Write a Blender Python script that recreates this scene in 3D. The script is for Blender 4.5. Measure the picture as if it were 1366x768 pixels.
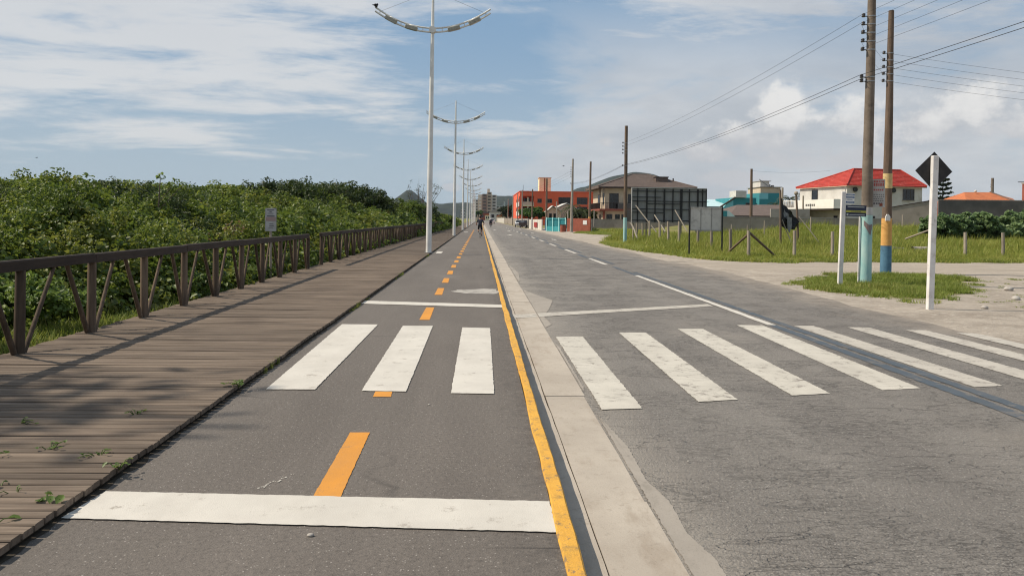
import bpy, math, random
import numpy as np
from mathutils import Vector, Matrix, Euler

R = math.radians
sc = bpy.context.scene
for o in list(bpy.data.objects):
    bpy.data.objects.remove(o)
COL = sc.collection
random.seed(7)
rng = np.random.default_rng(7)

# ------------------------------------------------------------------ camera
cam_d = bpy.data.cameras.new('camera')
cam = bpy.data.objects.new('camera', cam_d)
COL.objects.link(cam)
cam.location = (0, 0, 1.6)
cam_d.sensor_width = 36
cam_d.lens = 28.99
cam_d.shift_y = -79 / 1366
cam_d.clip_start = .05
cam_d.clip_end = 30000
yaw, pitch, roll = R(2.196), R(.70), R(.75)
fw = Vector((math.sin(yaw) * math.cos(pitch), math.cos(yaw) * math.cos(pitch), -math.sin(pitch)))
rt = Vector((math.cos(yaw), -math.sin(yaw), 0))
up = rt.cross(fw)
rt2 = rt * math.cos(roll) + up * math.sin(roll)
up2 = up * math.cos(roll) - rt * math.sin(roll)
cam.rotation_euler = Matrix((rt2, up2, -fw)).transposed().to_euler()
sc.camera = cam

# ------------------------------------------------------------------ exposure
sc.view_settings.view_transform = 'Standard'
sc.view_settings.look = 'None'
sc.view_settings.exposure = .15
sc.view_settings.gamma = 1
sc.cycles.use_denoising = True
sc.cycles.filter_width = 1.15
sc.cycles.max_bounces = 6
sc.cycles.transparent_max_bounces = 8

# ------------------------------------------------------------------ sun and sky
SUN = Vector((-.87, .06, 1.0)).normalized()
sd = bpy.data.lights.new('sun', 'SUN')
sd.energy = 4.5
sd.angle = R(.5)
sd.color = (1, .90, .75)
sun = bpy.data.objects.new('sun', sd)
COL.objects.link(sun)
sun.rotation_euler = SUN.to_track_quat('Z', 'Y').to_euler()


class S:
    """a node socket with arithmetic"""
    nt = None

    def __init__(s, v): s.v = v

    @staticmethod
    def m(op, *a, clamp=False):
        n = S.nt.nodes.new('ShaderNodeMath')
        n.operation = op
        n.use_clamp = clamp
        for i, x in enumerate(a):
            x = x.v if isinstance(x, S) else x
            if isinstance(x, (int, float)): n.inputs[i].default_value = x
            else: S.nt.links.new(x, n.inputs[i])
        return S(n.outputs[0])

    def __add__(s, o): return S.m('ADD', s, o)
    __radd__ = __add__
    def __mul__(s, o): return S.m('MULTIPLY', s, o)
    __rmul__ = __mul__
    def __sub__(s, o): return S.m('SUBTRACT', s, o)
    def __rsub__(s, o): return S.m('SUBTRACT', o, s)
    def __truediv__(s, o): return S.m('DIVIDE', s, o)
    def max(s, o): return S.m('MAXIMUM', s, o)
    def min(s, o): return S.m('MINIMUM', s, o)
    def step(s, a, b):                                  # smoothstep a..b
        n = S.nt.nodes.new('ShaderNodeMapRange')
        n.interpolation_type = 'SMOOTHSTEP'
        S.nt.links.new(s.v, n.inputs[0])
        n.inputs[1].default_value = a; n.inputs[2].default_value = b
        return S(n.outputs[0])


def comb(x, y, z=0.0):
    n = S.nt.nodes.new('ShaderNodeCombineXYZ')
    for i, a in enumerate((x, y, z)):
        if isinstance(a, S): S.nt.links.new(a.v, n.inputs[i])
        else: n.inputs[i].default_value = a
    return n.outputs[0]


def noise(vec, scale, detail=4, rough=.55, dist=0.0, out=0):
    n = S.nt.nodes.new('ShaderNodeTexNoise')
    if vec is not None: S.nt.links.new(vec.v if isinstance(vec, S) else vec, n.inputs['Vector'])
    n.inputs['Scale'].default_value = scale
    n.inputs['Detail'].default_value = detail
    n.inputs['Roughness'].default_value = rough
    n.inputs['Distortion'].default_value = dist
    return S(n.outputs[out])


def mixc(f, a, b):
    n = S.nt.nodes.new('ShaderNodeMix')
    n.data_type = 'RGBA'
    for i, x in ((0, f), (6, a), (7, b)):
        x = x.v if isinstance(x, S) else x
        if isinstance(x, (int, float)): n.inputs[i].default_value = x
        elif isinstance(x, tuple): n.inputs[i].default_value = (*x, 1)[:4]
        else: S.nt.links.new(x, n.inputs[i])
    return S(n.outputs[2])


W = bpy.data.worlds.new('World')
sc.world = W
W.use_nodes = True
nt = W.node_tree
S.nt = nt
bg = nt.nodes['Background']
SKY = .1
bg.inputs[1].default_value = SKY
tex = nt.nodes.new('ShaderNodeTexSky')
tex.sky_type = 'NISHITA'
tex.sun_disc = False
tex.sun_elevation = math.asin(SUN.z)
tex.sun_rotation = math.atan2(SUN.x, SUN.y)
tex.air_density = 1.0
tex.dust_density = 2.6
tex.ozone_density = 1.0
tc = nt.nodes.new('ShaderNodeTexCoord')
sp = nt.nodes.new('ShaderNodeSeparateXYZ')
nt.links.new(tc.outputs['Generated'], sp.inputs[0])
X, Y, Z = (S(sp.outputs[i]) for i in range(3))
az = S.m('ARCTAN2', X, Y)
el = S.m('ARCSINE', Z)
k = Z.max(.0) + .10
pl = comb(X / k * .62, Y / k * 1.0, 3.7)
# high broken sheets of cloud, thicker to the left and far right, thin ahead
big = noise(comb(X / k * .30, Y / k * .62, 9.3), 1.2, 4, .5)
fine = noise(pl, 1.7, 9, .64, .35)
wisps = noise(comb(az * 4.2 + el * 5.0, el * 24.0, 4.4), 1.0, 8, .62, .5)
tone = noise(comb(az * 3.2, el * 9.0, 1.2), 1.0, 3, .5)
cover = az.step(.10, -.40) * el.step(.065, .10) * .135 + az.step(.02, .40) * el.step(.02, .10) * .10
sheet = (fine * .50 + wisps * .42 + big * .42 + cover).step(.69, .85) * el.step(.02, .075)
low = az.step(-.12, .28) * .31 + noise(comb(az * 5.0, el * 15.0, 7.7), 1.0, 7, .6, .25)
low = low.step(.54, .80) * el.step(.29, .13) * el.step(.0, .03)
alpha = sheet * .74
alpha = alpha.max(low * .74)
white = mixc(tone, (6.3, 6.2, 6.1), (7.6, 7.5, 7.35))
grey = mixc(noise(comb(az * 5.0, el * 16.0, 2.2), 1.0, 6, .58).step(.35, .68), (4.7, 4.8, 5.0), (6.3, 6.25, 6.25))
ccol = mixc(low.max(az.step(.1, .45)), white, grey)
# the sky itself, paled by the humid air near the sea
pale = mixc(el.step(.0, .26), (3.95, 4.85, 5.55), (2.15, 3.45, 5.05))
base = mixc(.9, tex.outputs[0], pale)
col = mixc(alpha, base, ccol)
# cumulus heads low over the houses: azimuth, elevation, half width, half height
cn = noise(comb(az * 24.0, el * 28.0, 5.0), 1.0, 8, .62)
cn2 = noise(comb(az * 9.0, el * 12.0, 8.0), 1.0, 4, .5)
cum = None
for a, e, ra, re in ((.545, .128, .060, .030), (.505, .108, .06, .022), (.430, .118, .050, .030), (.355, .125, .042, .040), (.325, .095, .070, .024), (.27, .082, .05, .014),
                     (.148, .094, .013, .008), (.60, .10, .07, .018), (-.038, .036, .016, .006), (.30, .050, .05, .012), (.40, .075, .10, .016),
                     (.72, .11, .06, .03), (.85, .09, .09, .03), (-.75, .06, .1, .02)):
    qa, qe = (az - a) / ra, (el - e) / re
    v = 1.0 - qa * qa - qe * qe
    cum = v if cum is None else cum.max(v)
ch = (cum + (cn - .5) * 3.4 + (cn2 - .5) * 1.2)
cm = ch.step(.0, .95)
lit = ((cn - .5) * 2.2 + (cn2 - .5) * 1.0 + (el - .100) * 16.0).step(-.35, .75)
ccum = mixc(lit, (5.1, 5.1, 5.25), (8.1, 7.9, 7.6))
col = mixc(cm * .72, col, ccum)
nt.links.new(col.v, bg.inputs[0])


# ------------------------------------------------------------------ materials
def new_mat(name):
    m = bpy.data.materials.new(name)
    m.use_nodes = True
    S.nt = m.node_tree
    b = m.node_tree.nodes['Principled BSDF']
    return m, b


def position():
    return S.nt.nodes.new('ShaderNodeNewGeometry').outputs['Position']


def sepxyz(v):
    n = S.nt.nodes.new('ShaderNodeSeparateXYZ')
    S.nt.links.new(v, n.inputs[0])
    return [S(n.outputs[i]) for i in range(3)]


def set_bump(b, h, strength=.3, dist=.01):
    n = S.nt.nodes.new('ShaderNodeBump')
    n.inputs['Strength'].default_value = strength
    n.inputs['Distance'].default_value = dist
    S.nt.links.new(h.v, n.inputs['Height'])
    S.nt.links.new(n.outputs[0], b.inputs['Normal'])


def setc(b, c, rough=.8, spec=.3, metal=0):
    if isinstance(c, S): S.nt.links.new(c.v, b.inputs['Base Color'])
    else: b.inputs['Base Color'].default_value = (*c, 1)
    if isinstance(rough, S): S.nt.links.new(rough.v, b.inputs['Roughness'])
    else: b.inputs['Roughness'].default_value = rough
    b.inputs['Specular IOR Level'].default_value = spec
    b.inputs['Metallic'].default_value = metal


def stretch(v, s):
    n = S.nt.nodes.new('ShaderNodeVectorMath')
    n.operation = 'MULTIPLY'
    S.nt.links.new(v, n.inputs[0])
    n.inputs[1].default_value = s
    return n.outputs[0]


MATS = {}


def mat(name, c1, c2=None, scale=3.0, rough=.8, bump=.0, bscale=40, spec=.3, st=(1, 1, 1), metal=0, objrand=0.0, lo=.35, hi=.68, dirt=None, dscale=1.2):
    m, b = new_mat(name)
    p = stretch(position(), st)
    c = c1
    if c2 is not None:
        c = mixc(noise(p, scale, 6, .6).step(lo, hi), c1, c2)
    if dirt is not None:
        c = mixc(noise(p, dscale, 7, .68).step(.52, .74) * .75, c, dirt)
    if objrand:
        oi = S.nt.nodes.new('ShaderNodeObjectInfo')
        hs = S.nt.nodes.new('ShaderNodeHueSaturation')
        S.nt.links.new(((S(oi.outputs['Random']) - .5) * (2 * objrand) + 1.0).v, hs.inputs['Value'])
        if isinstance(c, S): S.nt.links.new(c.v, hs.inputs['Color'])
        else: hs.inputs['Color'].default_value = (*c, 1)
        c = S(hs.outputs[0])
    setc(b, c, rough, spec, metal)
    if bump:
        set_bump(b, noise(p, bscale, 5, .6), bump, .01)
    MATS[name] = m
    return m


def voronoi(v, scale, feature='DISTANCE_TO_EDGE'):
    n = S.nt.nodes.new('ShaderNodeTexVoronoi')
    n.feature = feature
    S.nt.links.new(v, n.inputs['Vector'])
    n.inputs['Scale'].default_value = scale
    return n


def warp(v, amt, scale):
    n = S.nt.nodes.new('ShaderNodeTexNoise')
    S.nt.links.new(v, n.inputs['Vector'])
    n.inputs['Scale'].default_value = scale
    n.inputs['Detail'].default_value = 4
    a = S.nt.nodes.new('ShaderNodeVectorMath'); a.operation = 'MULTIPLY_ADD'
    S.nt.links.new(n.outputs['Color'], a.inputs[0])
    a.inputs[1].default_value = (amt,) * 3
    S.nt.links.new(v, a.inputs[2])
    return a.outputs[0]


def asphalt_parts(p, base1, base2, grain, chips, crack):
    """colour and height of an asphalt surface"""
    x, y, z = sepxyz(p)
    c = mixc(noise(stretch(p, (1, .25, 1)), .9, 5, .6).step(.3, .7), base1, base2)
    c = mixc(noise(stretch(p, (1.6, .06, 1)), 1.3, 4, .6).step(.45, .75) * .30, c, tuple(q * 1.35 for q in base2))
    g = noise(p, grain, 3, .7)
    c = mixc(g.step(.35, .75) * .55, c, tuple(q * .45 for q in base1))
    v = voronoi(p, grain * .55, 'F1')
    rnd = S.nt.nodes.new('ShaderNodeSeparateColor')
    S.nt.links.new(v.outputs['Color'], rnd.inputs[0])
    chip = (S(v.outputs['Distance']) * -1.0 + .42).step(0, .12) * S(rnd.outputs[0]).step(1 - chips, 1 - chips + .04)
    c = mixc(chip * .8, c, (.36, .33, .30))
    mid = noise(p, 34, 5, .72)
    c = mixc(mid.step(.50, .66) * .55, c, tuple(q * .50 for q in base1))
    c = mixc(mid.step(.46, .32) * .35, c, tuple(min(q * 1.5, .3) for q in base2))
    h = g * .6 + S(v.outputs['Distance']) * -.5 + mid * 1.6
    cr = None
    if crack:
        w = warp(stretch(p, (.8, 2.4, 1)), .5, 3.2)
        e = voronoi(w, 2.1)
        n1 = noise(p, .8, 5, .65).step(.44, .58)
        cr = S(e.outputs['Distance']).step(.020, .005) * n1
        w2 = warp(stretch(p, (1.6, 4.6, 1)), .5, 7.0)
        e2 = voronoi(w2, 3.4)
        cr = cr.max(S(e2.outputs['Distance']).step(.034, .008) * noise(p, 1.1, 5, .65).step(.46, .60) * .9)
        c = mixc(cr * .42 * noise(p, .28, 3, .5).step(.36, .60), c, (.030, .026, .024))
        h = h - cr * 2.0
    return c, h, chip, cr, (x, y, z)


SAND = (.42, .365, .305)
SAND2 = (.285, .243, .20)


def make_road():
    m, b = new_mat('road_asphalt')
    p = position()
    c, h, chip, cr, (x, y, z) = asphalt_parts(p, (.182, .164, .147), (.224, .204, .182), 120, .16, True)
    # pale dusty wheel tracks, sand blown over the verge
    n = noise(stretch(p, (1, .35, 1)), 1.4, 6, .65)
    c = mixc((x + (n - .5) * 2.6).step(6.7, 8.1) * .85, c, SAND2)
    c = mixc((1.9 - x + (n - .5) * 1.1).step(.1, .95) * .55, c, (.335, .30, .258))
    tr = S.m('ABSOLUTE', x - 3.85).step(.75, .0).max(S.m('ABSOLUTE', x - 2.1).step(.5, .0) * .5)
    c = mixc(tr * noise(stretch(p, (1.2, .12, 1)), 1.6, 4, .55).step(.35, .7) * .30, c, (.26, .235, .205))
    st = noise(stretch(p, (1, .45, 1)), .75, 7, .7).step(.55, .70)
    c = mixc(st * .25, c, (.085, .076, .069))
    c = mixc(noise(stretch(p, (1, .6, 1)), .42, 6, .66).step(.54, .72) * .35, c, (.30, .265, .225))
    c = mixc(noise(p, 3.0, 4, .5).step(.70, .76) * .6, c, (.05, .045, .042))
    setc(b, c, .82, .35)
    set_bump(b, h, .85, .014)
    return m


def make_path():
    m, b = new_mat('path_asphalt')
    p = position()
    c, h, chip, cr, (x, y, z) = asphalt_parts(p, (.124, .107, .093), (.152, .132, .115), 160, .07, False)
    c = mixc((x + (noise(p, 2.0, 6, .65) - .5) * .5).step(.12, .42) * noise(p, 9, 6, .7).step(.4, .65) * .5, c, (.05, .045, .042))
    w = warp(stretch(p, (.35, 1.0, 1)), .5, .9)
    e = voronoi(w, .42)
    ck = S(e.outputs['Distance']).step(.006, .001) * noise(p, .35, 3, .5).step(.5, .62)
    c = mixc(ck * .7, c, (.03, .027, .025))
    c = mixc(noise(stretch(p, (1, .4, 1)), .9, 7, .7).step(.52, .72) * .30, c, (.068, .058, .051))
    c = mixc(noise(stretch(p, (1, .5, 1)), .6, 6, .66).step(.54, .74) * .30, c, (.22, .195, .17))
    setc(b, c, .85, .35)
    set_bump(b, h, .45, .009)
    return m


def make_paint(name, col, under, wear, scale, grain=120, crack=.0):
    """road paint worn through to the surface beneath"""
    m, b = new_mat(name)
    p = position()
    c = mixc(noise(p, 2.2, 6, .65).step(.3, .75) * .6, col, tuple(q * .78 for q in col))
    n = noise(p, scale, 8, .72)
    f = n.step(wear, wear + .10)
    g = noise(p, grain, 2, .6)
    f2 = (n * .5 + g * .5).step(wear * .5 + .29, wear * .5 + .35)
    w = warp(stretch(p, (.9, 2.0, 1)), .3, 3.0)
    cr = S(voronoi(w, 1.9).outputs['Distance']).step(.02, .004) * noise(p, .9, 3, .5).step(.40, .6)
    c = mixc(noise(stretch(p, (1, .4, 1)), 1.7, 6, .7).step(.42, .72) * .5, c, tuple(q * .5 + w_ * .5 for q, w_ in zip(col, under)))
    c = mixc((f.max(f2)) * .85, c, under)
    c = mixc(cr * crack, c, (.14, .12, .10))
    setc(b, c, .75, .3)
    set_bump(b, g + n * .5, .3, .006)
    return m


def make_kerb():
    m, b = new_mat('kerb_paint')
    p = position()
    x, y, z = sepxyz(p)
    n = noise(p, 7, 8, .72)
    c = mixc(noise(p, 1.6, 6, .7).step(.3, .7), (.66, .36, .055), (.56, .285, .042))
    c = mixc(n.step(.50, .66) * .75, c, (.33, .20, .06))
    c = mixc(noise(stretch(p, (1, .35, 1)), 3.2, 8, .75).step(.56, .66) * .7, c, (.27, .20, .12))
    c = mixc(noise(stretch(p, (1, .5, 1)), 26, 5, .7).step(.56, .64) * .7, c, (.15, .12, .09))
    conc = mixc(n.step(.35, .7), (.25, .225, .195), (.17, .15, .13))
    c = mixc((z + (noise(p, 14, 5, .7) - .5) * .05).step(-.03, -.05), c, conc)
    setc(b, c, .72, .3)
    set_bump(b, noise(p, 38, 6, .7), .6, .012)
    return m


def make_concrete(name, a, b_, stain, bs=.35):
    m, b = new_mat(name)
    p = position()
    c = mixc(noise(p, 1.3, 7, .65).step(.3, .7), a, b_)
    c = mixc(noise(stretch(p, (1, .3, 1)), 3.5, 7, .7).step(.50, .70) * .60, c, stain)
    c = mixc(noise(stretch(p, (3, 3, .4)), 4.0, 6, .75).step(.55, .68) * .35, c, tuple(q * .7 for q in stain))
    c = mixc(noise(p, 90, 3, .7).step(.58, .7) * .35, c, tuple(q * .45 for q in stain))
    setc(b, c, .85, .25)
    set_bump(b, noise(p, 60, 6, .7), bs, .008)
    return m


def make_wood(name, a, b_, dark, axis=0, rnd=.25):
    m, b = new_mat(name)
    oi = S.nt.nodes.new('ShaderNodeObjectInfo')
    r = S(oi.outputs['Random'])
    p = position()
    st = [26, 26, 26]; st[axis] = 1.6
    st2 = [5, 5, 5]; st2[axis] = .7
    off = S.nt.nodes.new('ShaderNodeVectorMath'); off.operation = 'ADD'
    S.nt.links.new(stretch(p, tuple(st)), off.inputs[0])
    S.nt.links.new(comb(r * 40.0, r * 17.0, r * 31.0), off.inputs[1])
    g = noise(off.outputs[0], 1.0, 5, .65)
    off2 = S.nt.nodes.new('ShaderNodeVectorMath'); off2.operation = 'ADD'
    S.nt.links.new(stretch(p, tuple(st2)), off2.inputs[0])
    S.nt.links.new(comb(r * 13.0, r * 57.0, r * 11.0), off2.inputs[1])
    g2 = noise(off2.outputs[0], 1.0, 5, .6)
    c = mixc(g.step(.3, .72), a, b_)
    c = mixc(g2.step(.48, .75) * .6, c, dark)
    c = mixc(noise(p, 1.1, 5, .6).step(.45, .72) * .4, c, dark)
    hs = S.nt.nodes.new('ShaderNodeHueSaturation')
    S.nt.links.new(((r - .5) * (2 * rnd) + 1.0).v, hs.inputs['Value'])
    S.nt.links.new(c.v, hs.inputs['Color'])
    setc(b, S(hs.outputs[0]), .85, .25)
    set_bump(b, g, .4, .006)
    return m


def make_leaf(name, stops, rough=.46, trans=.40, spec=.32, hue=.0):
    """leaf colours vary leaf by leaf and clump by clump"""
    m, b = new_mat(name)
    g = S.nt.nodes.new('ShaderNodeNewGeometry')
    oi = S.nt.nodes.new('ShaderNodeObjectInfo')
    cr = S.nt.nodes.new('ShaderNodeValToRGB')
    e = cr.color_ramp.elements
    while len(e) < len(stops): e.new(.5)
    for i, (q, c) in enumerate(stops):
        e[i].position = q; e[i].color = (*c, 1)
    big = noise(g.outputs['Position'], .35, 4, .55)
    f = S(g.outputs['Random Per Island']) * .52 + S(oi.outputs['Random']) * .22 + big.step(.3, .7) * .26
    S.nt.links.new(f.v, cr.inputs[0])
    setc(b, S(cr.outputs[0]), rough, spec)
    tr = S.nt.nodes.new('ShaderNodeBsdfTranslucent')
    hs = S.nt.nodes.new('ShaderNodeHueSaturation')
    hs.inputs['Value'].default_value = 1.5
    hs.inputs['Hue'].default_value = .485
    S.nt.links.new(cr.outputs[0], hs.inputs['Color'])
    S.nt.links.new(hs.outputs[0], tr.inputs[0])
    mx = S.nt.nodes.new('ShaderNodeMixShader')
    mx.inputs[0].default_value = trans
    S.nt.links.new(b.outputs[0], mx.inputs[1])
    S.nt.links.new(tr.outputs[0], mx.inputs[2])
    S.nt.links.new(mx.outputs[0], m.node_tree.nodes['Material Output'].inputs[0])
    return m


def make_ground():
    m, b = new_mat('ground_soil')
    p = position()
    at_ = S.nt.nodes.new('ShaderNodeVertexColor')
    at_.layer_name = 'zone'
    sc_ = S.nt.nodes.new('ShaderNodeSeparateColor')
    S.nt.links.new(at_.outputs[0], sc_.inputs[0])
    sand, lane, grass = (S(sc_.outputs[i]) for i in range(3))
    n = noise(p, 1.3, 7, .68) - .5
    n2 = noise(p, 5, 6, .7)
    cs = mixc(noise(p, .8, 7, .65).step(.3, .7), SAND, SAND2)
    cs = mixc(n2.step(.50, .66) * .6, cs, (.52, .46, .39))
    cs = mixc(noise(p, .55, 7, .7).step(.58, .70) * .6, cs, (.21, .165, .125))
    cs = mixc(noise(p, 2.2, 8, .75).step(.56, .64) * .5, cs, (.26, .22, .18))
    cs = mixc(noise(p, 28, 4, .7).step(.58, .70) * .5, cs, (.17, .145, .12))
    cl = mixc(noise(stretch(p, (.3, 1.5, 1)), 1.2, 7, .65).step(.3, .7), (.40, .345, .285), (.315, .27, .22))
    cl = mixc(noise(p, 20, 5, .7).step(.56, .7) * .4, cl, (.19, .17, .15))
    cg = mixc(noise(p, .5, 6, .6).step(.35, .65), (.13, .14, .04), (.22, .19, .08))
    c = mixc((lane + n * .55).step(.40, .60), cs, cl)
    c = mixc((grass + n * .8).step(.35, .65), c, cg)
    setc(b, c, .95, .15)
    set_bump(b, n2 + noise(p, 16, 6, .75) * .8, .9, .05)
    return m


M = {}
M['road'] = make_road()
M['path'] = make_path()
M['ground'] = make_ground()
M['kerb'] = make_kerb()
M['gutter'] = make_concrete('gutter_concrete', (.42, .37, .31), (.345, .30, .25), (.27, .22, .17))
M['smear'] = make_concrete('cement_smear', (.32, .285, .245), (.265, .236, .203), (.20, .178, .15))
M['white_paint'] = make_paint('white_path_paint', (.56, .525, .468), (.30, .265, .225), .585, 5)
M['old_white_paint'] = make_paint('worn_white_road_paint', (.52, .485, .42), (.20, .175, .15), .555, 5, 120, .7)
M['far_white_paint'] = make_paint('thin_white_road_paint', (.46, .425, .37), (.18, .155, .135), .55, 6, 120, .6)
M['orange_paint'] = make_paint('orange_path_paint', (.60, .255, .036), (.26, .165, .09), .60, 5)
M['black_paint'] = make_paint('blue_black_cover_paint', (.070, .088, .108), (.15, .135, .122), .53, 5)
M['spill'] = make_paint('pale_spill', (.40, .37, .33), (.20, .18, .16), .50, 4)
M['deck'] = make_wood('weathered_deck_wood', (.184, .141, .106), (.110, .082, .061), (.060, .044, .034), 0, .24)
M['deck_far'] = make_wood('deck_wood_far', (.166, .128, .097), (.118, .090, .068), (.080, .060, .046), 0, .05)
M['rail'] = make_wood('dark_rail_wood', (.072, .052, .040), (.044, .032, .025), (.026, .019, .016), 1, .25)
M['post'] = make_wood('round_post_wood', (.155, .110, .076), (.080, .056, .040), (.045, .032, .024), 2, .35)
M['pole_wood'] = make_wood('pole_wood', (.19, .135, .098), (.105, .074, .055), (.06, .044, .034), 2, .2)
M['grey_wood'] = make_wood('grey_fence_wood', (.36, .31, .25), (.25, .21, .165), (.16, .13, .105), 2, .2)
M['pale_wood'] = make_wood('pale_timber', (.46, .41, .34), (.34, .29, .235), (.22, .185, .15), 2, .1)
mat('lamp_white', (.74, .73, .70), (.62, .61, .58), 2.0, .35, spec=.5)
mat('lamp_box', (.34, .33, .28), (.25, .24, .20), 9.0, .5)
mat('lamp_glass', (.36, .35, .32), (.24, .23, .21), 14.0, .2, spec=.6)
mat('steel', (.30, .30, .30), None, rough=.4, metal=.8)
mat('black_iron', (.020, .020, .021), (.035, .033, .032), 8, .55)
mat('insulator', (.022, .018, .017), None, rough=.3, spec=.5)
mat('cable', (.018, .018, .019), None, rough=.6)
M['pole_concrete'] = make_concrete('pole_concrete', (.225, .185, .148), (.135, .107, .084), (.075, .058, .046), .6)
M['post_concrete'] = make_concrete('post_concrete', (.36, .32, .275), (.27, .235, .20), (.17, .145, .12))
mat('cyan_pole_paint', (.26, .47, .47), (.40, .56, .53), 5, .7, .2, 30, st=(1, 1, .35), dirt=(.17, .36, .42), dscale=2.6)
mat('blue_pole_paint', (.060, .145, .225), (.085, .19, .275), 6, .7, .2, 30, dirt=(.045, .085, .125), dscale=4)
mat('ochre_pole_paint', (.62, .345, .105), (.53, .28, .08), 6, .7, .2, 30, dirt=(.30, .16, .065), dscale=4)
mat('cream_pole_paint', (.60, .46, .22), (.50, .36, .16), 6, .7, .2, 30, dirt=(.30, .20, .10), dscale=5)
mat('white_post_paint', (.74, .72, .69), (.64, .61, .59), 3, .55, .15, 20, dirt=(.40, .35, .30), dscale=7)
mat('parapet_white', (.78, .76, .70), (.72, .70, .64), .8, .85)  # whiter than the house wall, sunlit brightness put into the colour
mat('white_plaster', (.58, .56, .52), (.49, .47, .43), .8, .85, .1, 20, dirt=(.40, .37, .32), dscale=.7)
mat('cream_plaster', (.58, .48, .36), (.50, .41, .30), .8, .85, .1, 20)
mat('grey_plaster', (.36, .33, .30), (.29, .265, .24), .7, .9, .1, 20, dirt=(.19, .17, .15), dscale=.8)
mat('beige_wall', (.36, .31, .26), (.29, .25, .205), .7, .9, .15, 20, dirt=(.17, .145, .12), dscale=.9)
mat('dark_wall', (.14, .128, .118), (.10, .092, .086), .8, .9, .1, 20)
mat('white_wall', (.62, .59, .53), (.52, .48, .42), .8, .9, .1, 20, dirt=(.33, .28, .22), dscale=.9)
mat('orange_plaster', (.74, .140, .072), (.66, .122, .060), .4, .85, .1, 10)
mat('pink_plaster', (.62, .46, .38), (.55, .40, .32), .8, .85)
mat('yellow_plaster', (.76, .71, .48), (.70, .64, .42), .6, .85)
mat('turquoise', (.050, .255, .290), (.042, .215, .250), .7, .8)
mat('light_turquoise', (.20, .52, .58), (.17, .46, .52), .7, .8)
mat('cyan_sheet', (.50, .66, .67), (.44, .60, .62), 1.2, .5)
mat('gate_turquoise', (.050, .30, .33), (.04, .25, .28), 2, .5)
mat('gate_pale', (.32, .60, .60), None, rough=.5)
mat('brick_red', (.28, .085, .055), (.22, .065, .042), 2.2, .85, .15, 20)
mat('red_sign', (.32, .03, .025), None, rough=.6)
mat('red_tile', (.42, .045, .030), (.34, .034, .024), 1.1, .6, dirt=(.50, .20, .15), dscale=3.0)
mat('brown_tile', (.140, .105, .090), (.095, .072, .062), 1.4, .8, .2, 12, dirt=(.22, .165, .13), dscale=1.4)
mat('orange_tile', (.48, .155, .06), (.38, .115, .045), 1.2, .75, .2, 12)
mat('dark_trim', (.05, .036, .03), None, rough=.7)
mat('dark_glass', (.012, .013, .015), None, rough=.12, spec=.6)
mat('shutter', (.09, .08, .075), None, rough=.6)
mat('sheet_metal', (.28, .28, .27), (.225, .225, .215), 1.0, .65, metal=.0, dirt=(.19, .185, .175), dscale=1.5)
mat('bright_sheet', (.52, .51, .48), (.44, .43, .41), 1.5, .45, metal=.25, dirt=(.22, .215, .20), dscale=2.5)
mat('black_cloth', (.014, .014, .015), None, rough=.8)
mat('grey_cloth', (.24, .24, .24), (.15, .15, .15), 6, .9)
mat('sign_white', (.70, .69, .67), (.62, .61, .60), 6, .5)
mat('sign_shade', (.50, .48, .46), (.42, .40, .38), 6, .55)  # greyer copy of the sign white, shade put into its colour
mat('sign_blue', (.035, .095, .24), None, rough=.5)
mat('sign_navy', (.028, .035, .07), None, rough=.5)
mat('sign_yellow', (.42, .40, .08), None, rough=.5)
mat('sign_text', (.14, .13, .14), None, rough=.6)
mat('sign_red', (.44, .10, .09), None, rough=.6)
mat('faded_mark', (.19, .17, .17), (.26, .15, .13), 9, .7)
mat('sign_pink', (.40, .27, .25), None, rough=.6)
mat('sign_pale_text', (.50, .52, .50), None, rough=.5)
mat('car_dark', (.016, .009, .011), None, rough=.4, spec=.3)
mat('car_white', (.62, .62, .62), None, rough=.3, spec=.6)
mat('tyre', (.018, .018, .018), None, rough=.85)
mat('headlight', (.55, .55, .55), None, rough=.15, spec=.7)
mat('skin', (.36, .20, .135), None, rough=.6)
mat('navy_shirt', (.016, .020, .034), None, rough=.9)
mat('black_shorts', (.010, .010, .012), None, rough=.9)
mat('hair', (.016, .012, .010), None, rough=.6)
mat('helmet_white', (.6, .6, .6), None, rough=.3)
mat('bike_metal', (.10, .02, .02), None, rough=.35, spec=.5)
mat('bark', (.13, .10, .075), (.08, .06, .045), 6, .9, .3, 20)
mat('twig', (.17, .14, .115), (.11, .09, .07), 6, .9)
mat('bird_black', (.012, .012, .013), None, rough=.6)
mat('stone', (.42, .39, .35), (.30, .27, .24), 8, .9, .3, 30)
mat('soil_dark', (.035, .028, .020), (.055, .042, .028), 6, .95, .3, 20)
mat('canopy_shade_sheet', (.030, .034, .014), (.055, .058, .022), 1.5, .95, .5, 6)  # dark tone that puts the shade inside the canopy into the colour
mat('tower_brown', (.34, .22, .185), (.29, .19, .155), .05, .85)
mat('tower_tan', (.60, .49, .39), (.54, .44, .35), .05, .85)
mat('tower_grey', (.62, .59, .57), (.54, .52, .50), .05, .85)
mat('tower_teal', (.36, .41, .41), (.31, .36, .36), .05, .85)
mat('hill_forest', (.012, .018, .012), (.026, .034, .020), .03, .95, .8, .06)
mat('sea', (.05, .09, .10), None, rough=.25)
M.update(MATS)
M['thicket_leaf'] = make_leaf('thicket_leaf', [(.0, (.034, .058, .011)), (.40, (.074, .118, .018)), (.70, (.135, .180, .030)), (1, (.245, .26, .055))])
M['young_leaf'] = make_leaf('young_leaf', [(.0, (.055, .085, .012)), (.5, (.125, .155, .026)), (1, (.23, .225, .05))])
M['withered_leaf'] = make_leaf('withered_leaf', [(.0, (.07, .052, .022)), (1, (.19, .135, .055))])
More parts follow.
